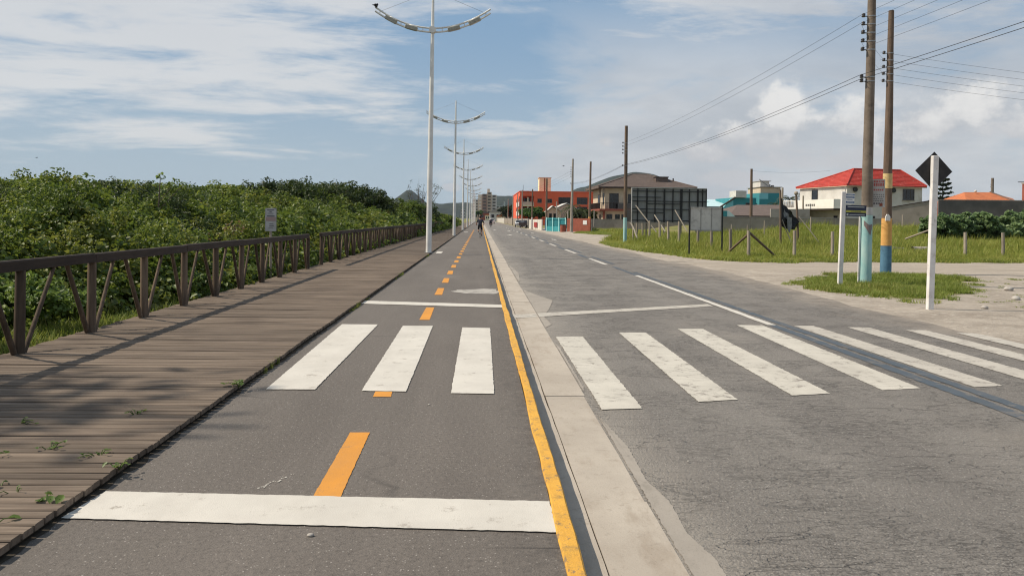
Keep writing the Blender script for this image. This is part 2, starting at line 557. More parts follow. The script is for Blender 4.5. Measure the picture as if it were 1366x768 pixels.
M['dark_leaf'] = make_leaf('dark_tree_leaf', [(.0, (.016, .030, .008)), (.5, (.036, .060, .013)), (1, (.085, .11, .026))], trans=.3)
M['pale_leaf'] = make_leaf('pale_tree_leaf', [(.0, (.030, .050, .022)), (.5, (.065, .095, .042)), (1, (.15, .18, .10))])
M['broad_leaf'] = make_leaf('broad_bush_leaf', [(.0, (.06, .11, .042)), (.5, (.14, .215, .088)), (1, (.26, .34, .15))], spec=.3)
M['street_leaf'] = make_leaf('street_tree_leaf', [(.0, (.018, .045, .010)), (.5, (.045, .10, .018)), (1, (.10, .17, .04))])
M['far_leaf'] = make_leaf('far_tree_leaf', [(.0, (.010, .018, .008)), (1, (.035, .05, .02))])
M['palm_leaf'] = make_leaf('palm_leaf', [(.0, (.020, .035, .012)), (.5, (.045, .065, .022)), (1, (.11, .11, .05))])
M['sprig_leaf'] = make_leaf('sprig_leaf', [(.0, (.050, .095, .015)), (1, (.15, .22, .05))])
M['grass'] = make_leaf('field_grass', [(.0, (.115, .155, .024)), (.45, (.205, .245, .040)), (.8, (.315, .305, .075)), (1, (.44, .37, .16))], rough=.6, trans=.35, spec=.25)
M['short_grass'] = make_leaf('short_grass', [(.0, (.10, .155, .022)), (.55, (.19, .235, .042)), (1, (.36, .32, .12))], rough=.6, trans=.35, spec=.25)
M['needle'] = make_leaf('needle_leaf', [(.0, (.012, .022, .010)), (1, (.035, .05, .022))])


# ------------------------------------------------------------------ object helpers
def tag(o, label=None, cat=None, group=None, kind=None):
    if label: o['label'] = label
    if cat: o['category'] = cat
    if group: o['group'] = group
    if kind: o['kind'] = kind
    return o


def thing(name, label, cat, loc=(0, 0, 0), rz=0, group=None):
    o = bpy.data.objects.new(name, None)
    COL.objects.link(o)
    o.empty_display_size = .2
    o.location = loc
    o.rotation_euler = (0, 0, rz)
    return tag(o, label, cat, group)


def link(name, me, parent=None, loc=(0, 0, 0), rot=(0, 0, 0), scl=(1, 1, 1)):
    o = bpy.data.objects.new(name, me)
    COL.objects.link(o)
    if parent is not None: o.parent = parent
    o.location = loc
    o.rotation_euler = rot
    o.scale = scl
    return o


def copy_tree(o, parent=None):
    c = o.copy()
    COL.objects.link(c)
    c.parent = parent
    for ch in list(o.children):
        copy_tree(ch, c)
    return c


def np_mesh(name, v, f, m, smooth=False):
    """mesh from arrays; f is (n,3) or (n,4)"""
    v = np.asarray(v, dtype=np.float32); f = np.asarray(f, dtype=np.int32)
    me = bpy.data.meshes.new(name)
    n, kk = f.shape
    me.vertices.add(len(v)); me.vertices.foreach_set('co', v.ravel())
    me.loops.add(n * kk); me.loops.foreach_set('vertex_index', f.ravel())
    me.polygons.add(n)
    me.polygons.foreach_set('loop_start', np.arange(0, n * kk, kk, dtype=np.int32))
    me.polygons.foreach_set('loop_total', np.full(n, kk, dtype=np.int32))
    if smooth: me.polygons.foreach_set('use_smooth', np.ones(n, dtype=bool))
    me.update(calc_edges=True)
    me.validate()
    if m is not None: me.materials.append(m)
    return me


class MB:
    """collects simple solids into one mesh"""

    def __init__(s): s.v = []; s.f = []; s.mi = []; s.sm = []

    def add(s, vs, fs, mi=0, sm=False):
        n = len(s.v)
        s.v += [tuple(p) for p in vs]
        s.f += [tuple(i + n for i in f) for f in fs]
        s.mi += [mi] * len(fs); s.sm += [sm] * len(fs)
        return s

    def box(s, a, b, mi=0):
        x0, y0, z0 = a; x1, y1, z1 = b
        return s.add([(x0, y0, z0), (x1, y0, z0), (x1, y1, z0), (x0, y1, z0), (x0, y0, z1), (x1, y0, z1), (x1, y1, z1), (x0, y1, z1)],
                     [(0, 3, 2, 1), (4, 5, 6, 7), (0, 1, 5, 4), (1, 2, 6, 5), (2, 3, 7, 6), (3, 0, 4, 7)], mi)

    def rbox(s, a, b, c=.01, mi=0):
        """box with chamfered vertical and top edges"""
        x0, y0, z0 = a; x1, y1, z1 = b
        def ring(i, z): return [(x0 + i + c, y0 + i, z), (x1 - i - c, y0 + i, z), (x1 - i, y0 + i + c, z), (x1 - i, y1 - i - c, z), (x1 - i - c, y1 - i, z), (x0 + i + c, y1 - i, z), (x0 + i, y1 - i - c, z), (x0 + i, y0 + i + c, z)]
        vs = ring(0, z0) + ring(0, z1 - c) + ring(c, z1)
        fs = [tuple(range(7, -1, -1)), tuple(range(16, 24))]
        for k0 in (0, 8):
            for i in range(8):
                j = (i + 1) % 8
                fs.append((k0 + i, k0 + j, k0 + 8 + j, k0 + 8 + i))
        return s.add(vs, fs, mi)

    def tube(s, pts, r, n=8, mi=0, cap=True, sm=True):
        pts = [Vector(p) for p in pts]
        rs = r if isinstance(r, (list, tuple)) else [r] * len(pts)
        vs = []
        ref = None
        for i, p in enumerate(pts):
            d = (pts[min(i + 1, len(pts) - 1)] - pts[max(i - 1, 0)]).normalized()
            if ref is None: ref = Vector((1, 0, 0)) if abs(d.x) < .9 else Vector((0, 1, 0))
            a = (ref - d * ref.dot(d)).normalized(); b = d.cross(a); ref = a
            for q in range(n):
                t = 2 * math.pi * q / n
                vs.append(p + (a * math.cos(t) + b * math.sin(t)) * rs[i])
        fs = []
        for i in range(len(pts) - 1):
            for q in range(n):
                w = (q + 1) % n
                fs.append((i * n + q, i * n + w, (i + 1) * n + w, (i + 1) * n + q))
        s.add(vs, fs, mi, sm)
        if cap:
            e = (len(pts) - 1) * n
            s.add(vs[:n], [tuple(range(n - 1, -1, -1))], mi)
            s.add(vs[e:], [tuple(range(n))], mi)
        return s

    def prism(s, poly, d0, d1, axis='z', mi=0):
        """polygon extruded: axis z -> (x,y), y -> (x,z), x -> (y,z)"""
        def P(a, b, d): return {'z': (a, b, d), 'y': (a, d, b), 'x': (d, a, b)}[axis]
        n = len(poly)
        vs = [P(a, b, d0) for a, b in poly] + [P(a, b, d1) for a, b in poly]
        fs = [tuple(range(n - 1, -1, -1)), tuple(range(n, 2 * n))] + [(i, (i + 1) % n, n + (i + 1) % n, n + i) for i in range(n)]
        return s.add(vs, fs, mi)

    def ball(s, c, r, seg=10, rings=6, mi=0, sq=(1, 1, 1)):
        vs = [(c[0], c[1], c[2] - r * sq[2])]
        for i in range(1, rings):
            t = -math.pi / 2 + math.pi * i / rings
            for j in range(seg):
                u = 2 * math.pi * j / seg
                vs.append((c[0] + r * sq[0] * math.cos(t) * math.cos(u), c[1] + r * sq[1] * math.cos(t) * math.sin(u), c[2] + r * sq[2] * math.sin(t)))
        vs.append((c[0], c[1], c[2] + r * sq[2]))
        fs = [(0, 1 + (j + 1) % seg, 1 + j) for j in range(seg)]
        for i in range(rings - 2):
            for j in range(seg):
                a = 1 + i * seg
                fs.append((a + j, a + (j + 1) % seg, a + seg + (j + 1) % seg, a + seg + j))
        a = 1 + (rings - 2) * seg
        fs += [(a + j, a + (j + 1) % seg, len(vs) - 1) for j in range(seg)]
        return s.add(vs, fs, mi, True)

    def mesh(s, name, mats):
        me = bpy.data.meshes.new(name)
        me.from_pydata(s.v, [], s.f)
        for m in (mats if isinstance(mats, (list, tuple)) else [mats]):
            me.materials.append(M[m] if isinstance(m, str) else m)
        for p, i, q in zip(me.polygons, s.mi, s.sm):
            p.material_index = i; p.use_smooth = q
        me.update()
        return me

    def build(s, name, mats, parent=None, loc=(0, 0, 0), rot=(0, 0, 0)):
        return link(name, s.mesh(name, mats), parent, loc, rot)


def sm01(a, b, x):
    t = np.clip((np.asarray(x, dtype=float) - a) / (b - a), 0, 1)
    return t * t * (3 - 2 * t)


# ------------------------------------------------------------------ ground
def ground_z(x, y):
    x = np.asarray(x, dtype=float); y = np.asarray(y, dtype=float)
    rise = 1.05 * sm01(44, 76, y) * sm01(17, 29, x - .06 * (y - 50)) * (1 - sm01(170, 260, y))
    return -.165 + rise + .1 * sm01(10, 12, x) * sm01(60, 110, y) * (1 - sm01(170, 260, y))


def in_poly(px, py, poly):
    c = np.zeros(px.shape, bool)
    n = len(poly)
    for i in range(n):
        x0, y0 = poly[i]; x1, y1 = poly[(i + 1) % n]
        cond = ((y0 > py) != (y1 > py)) & (px < (x1 - x0) * (py - y0) / ((y1 - y0) or 1e-9) + x0)
        c ^= cond
    return c


ISLAND = [(9.1, 20.6), (8.95, 22.3), (9.5, 24.2), (11.2, 26.7), (13.4, 27.9), (15.6, 27.6), (15.9, 26), (14.6, 24.2), (12.3, 20.5), (10.2, 18.3), (9.6, 18.9)]
FIELD = [(10.2, 40.5), (9.6, 46), (9.2, 54), (9.6, 62), (11.3, 70), (12.9, 74), (15.5, 84), (16, 90), (15.9, 127), (22, 127), (60, 140), (120, 140), (120, 44), (60, 40.5), (26, 38.2), (15, 36.6), (12, 35.6), (10.6, 37)]
VERGE2 = [(13.2, 92), (15.9, 92), (15.9, 127), (14.6, 118), (12.6, 106), (11.4, 101)]
LANE = [(8.6, 31), (10.5, 29.5), (13, 28.6), (18, 28.2), (60, 29), (60, 36.5), (26, 36.2), (15, 34.9), (12, 34.2), (9, 35)]


def blur_mask(m, n=1):
    for _ in range(n):
        q = np.pad(m, 1, mode='edge')
        m = (q[1:-1, 1:-1] * 2 + q[:-2, 1:-1] + q[2:, 1:-1] + q[1:-1, :-2] + q[1:-1, 2:]) / 6
    return m


def build_ground():
    xs = np.concatenate([[-3900, -1500, -600, -250, -120, -60, -30, -15, -9, -6, -4, -2.4, 0, 3, 6, 7], np.arange(7.4, 46, .4), np.arange(47, 90, 3), [100, 140, 250, 600, 1500, 3900]])
    ys = np.concatenate([[-700, -120, -40, -10, 0, 5], np.arange(8, 100, .4), np.arange(101, 180, 3), [190, 220, 260, 320, 450, 800, 1500, 2500, 3900]])
    gx, gy = np.meshgrid(xs, ys)
    gz = ground_z(gx, gy) + .012 * np.sin(gx * 1.7 + gy * .6) * np.sin(gy * 1.3 - gx * .8) * (gx > 7.6)
    v = np.stack([gx.ravel(), gy.ravel(), gz.ravel()], 1)
    nx, ny = len(xs), len(ys)
    i = (np.arange(ny - 1)[:, None] * nx + np.arange(nx - 1)[None]).ravel()
    f = np.stack([i, i + 1, i + nx + 1, i + nx], 1)
    me = np_mesh('ground', v, f, M['ground'], True)
    sand = np.ones(gx.shape)
    lane = in_poly(gx, gy, LANE).astype(float)
    gr = (in_poly(gx, gy, FIELD) | in_poly(gx, gy, VERGE2) | (gx < -4.5) | (gy > 150) | (gx > 60)).astype(float)
    isl = in_poly(gx, gy, ISLAND).astype(float) * .62
    gr = np.maximum(blur_mask(gr, 2), blur_mask(isl, 2))
    lane = blur_mask(lane, 2)
    spots = ((gx > 11.5) & (gx < 20) & (gy > 15) & (gy < 26)) * .26
    gr = np.maximum(gr, spots)
    ca = me.color_attributes.new('zone', 'FLOAT_COLOR', 'POINT')
    d = np.stack([sand.ravel(), lane.ravel(), gr.ravel(), np.ones(gx.size)], 1).astype(np.float32)
    ca.data.foreach_set('color', d.ravel())
    o = link('ground', me)
    tag(o, kind='structure')


build_ground()


def ragged(poly, step, j, seed=0):
    """polygon outline resampled with small random offsets"""
    r = random.Random(seed)
    out = []
    n = len(poly)
    for i in range(n):
        a = Vector(poly[i]); b = Vector(poly[(i + 1) % n])
        L = (b - a).length
        kk = max(1, int(L / step))
        nrm = Vector((-(b - a).y, (b - a).x)).normalized()
        for q in range(kk):
            p = a.lerp(b, q / kk)
            if q: p = p + nrm * r.uniform(-j, j)
            out.append((p.x, p.y))
    return out


def sheet(name, poly, z, m, parent=None, step=.12, j=.008, seed=0):
    pts = ragged(poly, step, j, seed)
    mb = MB()
    mb.add([(x, y, z) for x, y in pts], [tuple(range(len(pts)))])
    return mb.build(name, m, parent)


# road
mb = MB()
r_ = random.Random(3)
ysr = [-8 + 1.0 * i for i in range(130)] + [124 + 12 * i for i in range(65)]
vs = []
for y in ysr:
    e = 7.95 + .16 * math.sin(y * .31) + r_.uniform(-.10, .10) + (.35 * math.exp(-((y - 31) / 5) ** 2))
    vs += [(1.03 + .004 * math.sin(y * 2.3), y, -.122), (4.5, y, -.118), (e, y, -.122)]
fs = []
for i in range(len(ysr) - 1):
    a = 3 * i
    fs += [(a, a + 1, a + 4, a + 3), (a + 1, a + 2, a + 5, a + 4)]
mb.add(vs, fs)
road = tag(mb.build('road', 'road'), kind='structure')
RZ = -.1135

# cycle path slab and its kerb
mb = MB()
mb.box((-2.20, -8, -.30), (.4135, 520, 0))
path = tag(mb.build('cycle_path', 'path'), kind='structure')

mb = MB()
r_ = random.Random(5)
ys = list(np.arange(-4, 60, .22)) + list(np.arange(60, 160, 1.5)) + list(np.arange(160, 521, 20))
prof = [(.414, -.30), (.414, .008), (.421, .018), (.490, .018), (.500, .008), (.506, -.06), (.506, -.30)]
w1 = w2 = 0
vs = []
for y in ys:
    w1 = w1 * .75 + r_.uniform(-.006, .006); w2 = w2 * .75 + r_.uniform(-.006, .006)
    for i, (x, z) in enumerate(prof):
        vs.append((x + (w1 if i < 3 else w2), y, z + (r_.uniform(-.003, .003) if 1 <= i <= 4 else 0)))
n = len(prof)
fs = []
for i in range(len(ys) - 1):
    for q in range(n - 1):
        fs.append((i * n + q, i * n + q + 1, (i + 1) * n + q + 1, (i + 1) * n + q))
mb.add(vs, fs, 0, False)
tag(mb.build('kerb', 'kerb'), kind='structure')

# concrete gutter: slabs with open joints
gut = tag(MB().box((.50, -5, -.40), (1.02, 300, -.215)).build('gutter', 'soil_dark'), kind='structure')
mb = MB()
r_ = random.Random(15)
vs = []
for i in range(310):
    y = -5 + i * .35 if i < 260 else 86 + (i - 259) * 4.4
    vs += [(.50, y, -.124), (.643 + r_.uniform(-.005, .004), y, -.121), (.645, y, -.22)]
mb.add(vs, [f for i in range(309) for f in ((3 * i, 3 * i + 1, 3 * i + 4, 3 * i + 3), (3 * i + 1, 3 * i + 2, 3 * i + 5, 3 * i + 4))])
mb.build('kerb_foot', 'gutter', gut)
slab = MB()
slab.add([(.654, .003, -.123), (1.04, .003, -.120), (1.04, 2.997, -.120), (.654, 2.997, -.123), (.654, .003, -.24), (1.04, .003, -.24), (1.04, 2.997, -.24), (.654, 2.997, -.24)],
         [(0, 1, 2, 3), (4, 5, 1, 0), (5, 6, 2, 1), (6, 7, 3, 2), (7, 4, 0, 3)])
slab_me = slab.mesh('concrete_slab', 'gutter')
for i in range(34):
    link('concrete_slab', slab_me, gut, (random.uniform(-.006, .006), -4 + 3 * i, random.uniform(-.003, .003)), (0, 0, random.uniform(-.001, .001)))
mb = MB()
mb.box((.654, 98, -.24), (1.04, 300, -.122))
mb.build('concrete_strip', 'gutter', gut)
# spilt cement along the gutter
for i, poly in enumerate(([(1.052, 2.5), (1.20, 2.6), (1.19, 3.4), (1.22, 4.1), (1.16, 4.5), (1.18, 5.0), (1.12, 5.4), (1.14, 6.2), (1.08, 6.9), (1.052, 7.3)],
                          [(1.052, 13.0), (1.18, 13.4), (1.14, 14.6), (1.32, 15.6), (1.55, 17.4), (1.25, 18.8), (1.052, 20)],
                          [(1.052, 22), (1.12, 23), (1.22, 26), (1.1, 30), (1.052, 31)], [(1.052, 8.2), (1.08, 8.4), (1.085, 11), (1.052, 11.4)])):
    sheet('cement_smear', poly, -.1165, 'smear', gut, .03, .005, i)

# ------------------------------------------------------------------ painted markings
ZP = .004
bars = [([(-2.03, 12.27), (-1.50, 12.27), (-1.50, 7.63), (-1.95, 7.63)], 'crosswalk_stripe'),
        ([(-1.12, 12.15), (-.68, 12.17), (-.66, 7.56), (-1.07, 7.58)], 'crosswalk_stripe'),
        ([(-.245, 12.02), (.16, 11.97), (.145, 7.48), (-.25, 7.5)], 'crosswalk_stripe'),
        ([(-2.13, 4.80), (.41, 4.63), (.41, 4.17), (-2.17, 4.375)], 'stop_line'),
        ([(-2.17, 15.74), (.41, 15.22), (.41, 14.72), (-2.17, 15.20)], 'stop_line')]
for i, (p, nme) in enumerate(bars):
    sheet(nme, p, 2 * ZP, 'white_paint', path, .035, .004, i)
y = 4.70
dashes = [(4.62, 6.13), (7.35, 7.75), (12.9, 14.7), (17.1, 18.75)] + [(20.3 + 3.1 * i, 21.85 + 3.1 * i) for i in range(30)]
for i, (a, b) in enumerate(dashes):
    sheet('lane_dash', [(-.935, a), (-.775, a), (-.80, b), (-.945, b)], ZP, 'orange_paint', path, .03, .0025, i)
sheet('paint_spill', [(-.62, 17.9), (-.2, 17.45), (.3, 17.4), (.4, 17.7), (.4, 18.6), (.1, 18.7), (-.2, 18.5), (-.45, 18.45)], ZP, 'spill', path, .09, .05, 4)
sc_m = MB()
r_ = random.Random(12)
for i in range(26):
    q = r_.random()
    x0, y0, e = -1.26 + .12 * q + r_.gauss(0, .012), 4.88 + .26 * q + r_.gauss(0, .012), r_.uniform(.003, .010)
    sc_m.add([(x0 - e, y0, ZP), (x0, y0 - e * .8, ZP), (x0 + e, y0 + e * .3, ZP), (x0 + e * .2, y0 + e, ZP)], [(0, 1, 2, 3)])
sc_m.build('paint_scuff', 'white_paint', path)
sheet('white_mark', [(-2.0, 37.0), (-1.75, 37.0), (-1.75, 39.0), (-2.0, 39.0)], ZP, 'white_paint', path, .2, .02, 7)
sheet('white_mark', [(-1.85, 92), (-1.4, 92), (-1.4, 94.5), (-1.85, 94.5)], ZP, 'white_paint', path, .3, .03, 8)

rs = [([(1.12, 11.97), (1.52, 12.03), (1.50, 7.46), (1.12, 7.40)], 'old_white_paint'), ([(2.13, 12.5), (2.55, 12.5), (2.50, 7.84), (2.09, 7.74)], 'old_white_paint'),
      ([(3.15, 12.97), (3.56, 12.98), (3.54, 8.15), (3.11, 8.04)], 'old_white_paint'), ([(4.27, 13.5), (4.70, 13.52), (4.62, 8.43), (4.16, 8.32)], 'old_white_paint'),
      ([(5.22, 13.47), (5.56, 13.49), (5.60, 8.58), (5.24, 8.50)], 'far_white_paint'), ([(6.06, 13.34), (6.42, 13.34), (6.45, 8.7), (6.08, 8.6)], 'far_white_paint'),
      ([(6.88, 13.05), (7.22, 13.05), (7.25, 8.8), (6.90, 8.7)], 'far_white_paint'), ([(7.55, 12.75), (7.86, 12.72), (7.88, 8.9), (7.58, 8.8)], 'far_white_paint')]
for i, (p, m) in enumerate(rs):
    sheet('crosswalk_stripe', p, RZ, m, road, .035, .006, 20 + i)
sheet('stop_line', [(1.05, 14.95), (2.6, 15.75), (4.72, 16.90), (4.72, 16.48), (2.6, 15.30), (1.05, 14.42)], RZ, 'far_white_paint', road, .04, .007, 33)
sheet('stop_line', [(.60, 14.75), (1.02, 14.93), (1.02, 14.42), (.60, 14.25)], -.1185, 'far_white_paint', road, .07, .012, 34)
sheet('painted_out_line', [(4.79, -2), (4.95, -2), (4.96, 30), (4.82, 30)], RZ, 'black_paint', road, .12, .013, 40)
sheet('painted_out_line', [(5.03, -2), (5.18, -2), (5.16, 27), (5.02, 27)], RZ + .001, 'black_paint', road, .12, .013, 41)
sheet('centre_line', [(4.79, 13.52), (4.93, 13.5), (4.92, 25.4), (4.79, 25.4)], RZ + .004, 'white_paint', road, .2, .007, 42)
for i, (a, b) in enumerate([(31.3, 36.2), (41.5, 46.6), (52.5, 57), (62.5, 67), (73, 77.5), (84, 88), (95, 99), (106, 110), (117, 121), (128, 132), (139, 143), (150, 154)]):
    sheet('centre_dash', [(4.74, a), (4.90, a), (4.90, b), (4.74, b)], RZ + .004, 'white_paint', road, .3, .01, 50 + i)
    sheet('painted_out_line', [(4.72, b + .6), (4.92, b + .6), (4.92, b + 4.2), (4.72, b + 4.2)], RZ, 'black_paint', road, .4, .02, 70 + i)
    if i < 8:
        sheet('painted_out_line', [(5.10, a + .6), (5.26, a + .6), (5.26, b + 2.2), (5.10, b + 2.2)], RZ, 'black_paint', road, .4, .02, 90 + i)
for i, (x0, yy, w, l) in enumerate([(3.0, 84, .7, 4), (2.0, 118, .6, 5), (3.9, 112, .6, 5), (6.1, 66, .35, 5), (6.2, 96, .4, 5), (6.3, 130, .5, 6)]):
    sheet('arrow_mark', [(x0, yy), (x0 + w * .3, yy), (x0 + w * .3, yy + l * .5), (x0 + w * .7, yy + l * .5), (x0 + w * .15, yy + l), (x0 - w * .4, yy + l * .5), (x0, yy + l * .5)], RZ, 'white_paint', road, .4, .01, 110 + i)

# ------------------------------------------------------------------ boardwalk
mb = MB()
for x in (-4.9, -4.0, -3.1, -2.45):
    mb.box((x - .06, -3, -.16), (x + .06, 420, .024))
deck = tag(mb.build('boardwalk', 'rail'), kind='structure')
fb = MB()
for i in range(42):
    fb.box((-2.235 + random.uniform(-.002, .002), -3 + 10 * i, -.12), (-2.206 + random.uniform(-.003, .003), 6.99 + 10 * i, .027))
fb.build('edge_board', 'soil_dark', deck)
plank_me = []
for i in range(6):
    r = random.Random(i)
    L = 2.96
    wd = .0885 + r.uniform(-.003, .003)
    mb = MB()
    N = 4
    vs = []
    for q in range(N + 1):
        x = -L * q / N
        wy = r.uniform(-.003, .003); wz = r.uniform(-.003, .003)
        vs += [(x, wy - wd / 2, -.036), (x, wy - wd / 2, wz - .006), (x, wy - wd / 2 + .007, wz), (x, wy + wd / 2 - .007, wz + r.uniform(-.002, .002)), (x, wy + wd / 2, wz - .006), (x, wy + wd / 2, -.036)]
    fs = [(0, 1, 2, 3, 4, 5), tuple(6 * N + t for t in (5, 4, 3, 2, 1, 0))]
    for q in range(N):
        for t in range(5):
            fs.append((6 * q + t, 6 * q + 6 + t, 6 * q + 7 + t, 6 * q + 1 + t))
    mb.add(vs, fs)
    plank_me.append(mb.mesh('plank', 'deck'))
PITCH = .104
for i in range(300):
    y = 2.3 + PITCH * i
    link('plank', plank_me[(i * 7 + i // 5) % 6], deck, (-2.172 + random.uniform(-.006, .006) + .005 * math.sin(i * .21), y + random.uniform(-.002, .002), .066 + random.uniform(-.002, .002)), (0, random.uniform(-.002, .002), random.uniform(-.003, .003)))
mb = MB()
y = 2.3 + PITCH * 300
while y < 130:
    e = random.uniform(-.01, .01)
    mb.box((-5.12, y - .045, .03), (-2.17 + e, y + .045, .066 + random.uniform(-.003, .002)))
    y += PITCH
o = mb.build('distant_planks', 'deck_far', deck); o['kind'] = 'stuff'
mb = MB(); mb.box((-5.12, 130, .03), (-2.17, 420, .064)); mb.build('boards_beyond', 'deck_far', deck)
mb = MB(); mb.box((-5.12, -3, .03), (-2.17, 2.22, .064)); mb.build('boards_behind', 'deck_far', deck)

# ------------------------------------------------------------------ railing
BAY = 1.66
post_me = MB().tube([(0, 0, -.35), (0, 0, .3), (.004, 0, .87)], [.058, .056, .052], 10).mesh('post', 'post')
strut_up = MB().tube([(.012, .065, -.045), (.012, .66, .90)], [.027, .023], 7).mesh('strut', 'post')
strut_dn = MB().tube([(-.012, -.065, -.045), (-.012, -.62, .90)], [.034, .028], 7).mesh('strut', 'post')
rail_me = MB().rbox((-.045, .004, 0), (.045, 2 * BAY - .004, .118), .012).mesh('top_rail', 'rail')
RX = -4.985


def railing(y0, bays, label):
    t = thing('wooden_railing', label, 'railing', (RX, y0, .1), 0, 'log railings along the boardwalk')
    for i in range(bays + 1):
        ln = random.uniform(-.012, .012)
        link('post', post_me, t, (0, i * BAY, 0), (ln, random.uniform(-.012, .012), random.uniform(0, 6)))
        if i < bays: link('strut', strut_up, t, (0, i * BAY, random.uniform(-.02, .02)), (random.uniform(-.03, .03), 0, random.uniform(-.04, .04)))
        if i > 0: link('strut', strut_dn, t, (0, i * BAY, random.uniform(-.02, .02)), (random.uniform(-.03, .03), 0, random.uniform(-.04, .04)))
    i = 0
    while i < bays:
        o = link('top_rail', rail_me, t, (.01, i * BAY - (.14 if i == 0 else 0), .868 + random.uniform(-.006, .006)), (0, 0, random.uniform(-.002, .002)))
        if i + 2 > bays: o.scale = (1, .5, 1)
        i += 2
    return t


railing(9.13 - 5 * BAY, 14, 'dark log railing with diagonal struts nearest the camera, left of the boardwalk')
railing(26.1, 76, 'far dark log railing running on beyond the gap towards the town')

# ------------------------------------------------------------------ street lamps
ORD = ['nearest', 'second', 'third', 'fourth', 'fifth', 'sixth', 'seventh', 'eighth', 'ninth', 'tenth', 'eleventh', 'twelfth', 'thirteenth']


def make_lamp():
    t = thing('street_lamp', 'nearest white double-arm street lamp on the boardwalk edge', 'street lamp', (0, 0, 0), 0, 'white street lamps along the boardwalk')
    MB().tube([(0, 0, 0), (0, 0, 4), (0, 0, 9.7), (0, 0, 11.5)], [.125, .115, .075, .045], 14).build('pole', 'lamp_white', t)
    MB().tube([(0, 0, 0), (0, 0, .02)], [.20, .20], 12).build('base_plate', 'steel', t)

    def arc(x, dz=0): return 9.74 + dz + .138 * x * x
    a = MB()
    for dz in (0, -.17):
        e = 2.50
        a.tube([(x, 0, arc(x, dz)) for x in np.linspace(-e, e, 21)], .040, 6)
    for x in (-2.3, -1.38, -.42, .42, 1.38, 2.3):
        a.tube([(x, 0, arc(x)), (x, 0, arc(x, -.17))], .018, 5)
    a.build('curved_arm', 'lamp_white', t)
    MB().tube([(0, -.15, 9.66), (0, .15, 9.66)], .15, 14).build('hub', 'lamp_white', t)
    for x in (-1.80, -.92, .92, 1.80):
        sl = math.atan(2 * .138 * x)
        b = MB().rbox((-.27, -.12, -.10), (.27, .12, .055), .02).build('luminaire', 'lamp_box', t, (x, 0, arc(x) - .09), (0, -sl, 0))
        MB().box((-.20, -.10, -.112), (.20, .10, -.102)).build('lens', 'lamp_glass', b)
        MB().ball((.0, 0, .06), .13, 8, 5, 0, (1.0, .7, .4)).build('cover', 'lamp_white', b)
    for s in (-1, 1):
        MB().tube([(0, 0, 11.35), (s * 2.25, 0, arc(2.25))], .006, 4).build('guy_wire', 'steel', t)
    return t


lamp = make_lamp()
LY = [36, 70.5, 105, 140, 175, 210, 245, 280, 315, 350]
for i, y in enumerate(LY):
    o = lamp if i == 0 else copy_tree(lamp)
    o.location = (-2.24, y, .066)
    o.rotation_euler = (0, R(.15 if i else .35), random.uniform(-.06, .06))
    if i: o['label'] = '%s white double-arm street lamp counting from the nearest one' % ORD[i]
    else: o['label'] = 'nearest and tallest white double-arm street lamp, a bird on its left arm tip'


def make_bird(loc, rz, name_label, sc_=1.0, fly=False):
    t = thing('bird', name_label, 'bird', loc, rz)
    b = MB().ball((0, 0, .10), .085, 10, 7, 0, (1.6, .8, .85))
    b.ball((.13, 0, .17), .05, 8, 6)
    b.tube([(.17, 0, .17), (.225, 0, .16)], [.014, .003], 5)
    b.tube([(-.1, 0, .09), (-.3, 0, .05)], [.035, .018], 6)
    b.build('body', 'bird_black', t)
    if fly:
        for s in (-1, 1):
            MB().prism([(-.06, s * .04), (.07, s * .04), (.05, s * .3), (-.05, s * .45)], .10, .115).build('wing', 'bird_black', t)
    else:
        for s in (-1, 1):
            MB().tube([(0, s * .025, .05), (.01, s * .03, -.005)], .006, 5).build('leg', 'bird_black', t)
    return t


make_bird((-4.64, 36, 10.635), R(70), 'small black bird perched on the left arm tip of the nearest street lamp')
make_bird((15.0, 150, 11.2), R(20), 'tiny dark bird flying above the orange building and dark wooden pole', fly=True)
make_bird((-88.5, 168, 12.4), R(20), 'tiny dark bird flying over the left end of the thicket', fly=True)

# ------------------------------------------------------------------ utility poles
NAMES_ORD = ['top', 'second', 'third', 'fourth', 'lowest']


def utility_pole(loc, h, r0, r1, m, bands, ins, label, lean=(0, 0), group='utility poles beside the road', insx=-1, name='utility_pole', cat='utility pole'):
    t = thing(name, label, cat, loc, 0, group)
    t.rotation_euler = (lean[0], lean[1], 0)
    def rad(z): return r0 + (r1 - r0) * max(z, 0) / h
    MB().tube([(0, 0, -.4)] + [(math.sin(q * 2.1) * .006, 0, h * q / 6) for q in range(7)], [r0] + [rad(h * q / 6) for q in range(7)], 16).build('shaft', m, t)
    for z0, z1, bm in bands:
        MB().tube([(0, 0, z0), (0, 0, (z0 + z1) / 2), (0, 0, z1)], [rad(z0) + .006, rad((z0 + z1) / 2) + .006, rad(z1) + .006], 16).build('painted_band', bm, t)
    for z in ins:
        b = MB().tube([(insx * (rad(z) + .01), 0, z - .03), (insx * (rad(z) + .12), 0, z - .03)], .014, 6)
        b.tube([(insx * (rad(z) + .12), 0, z - .055), (insx * (rad(z) + .12), 0, z - .025), (insx * (rad(z) + .12), 0, z - .01), (insx * (rad(z) + .12), 0, z + .02), (insx * (rad(z) + .12), 0, z + .05)], [.045, .062, .036, .055, .03], 10)
        b.build('insulator', 'insulator', t)
        MB().tube([(0, 0, z - .045), (0, 0, z - .015)], rad(z) + .008, 16).build('collar', 'steel', t)
    return t


G0 = -.165
p1 = utility_pole((10.98, 23.1, G0), 9.6, .166, .100, 'pole_concrete', [(-.05, 2.0, 'cyan_pole_paint'), (2.005, 2.22, 'sign_shade')],
                  [7.66, 7.43, 7.19, 6.95, 6.71, 5.94, 5.82], 'thick grey utility pole with a cyan painted foot, standing in the grass patch', (R(.1), R(.35)))
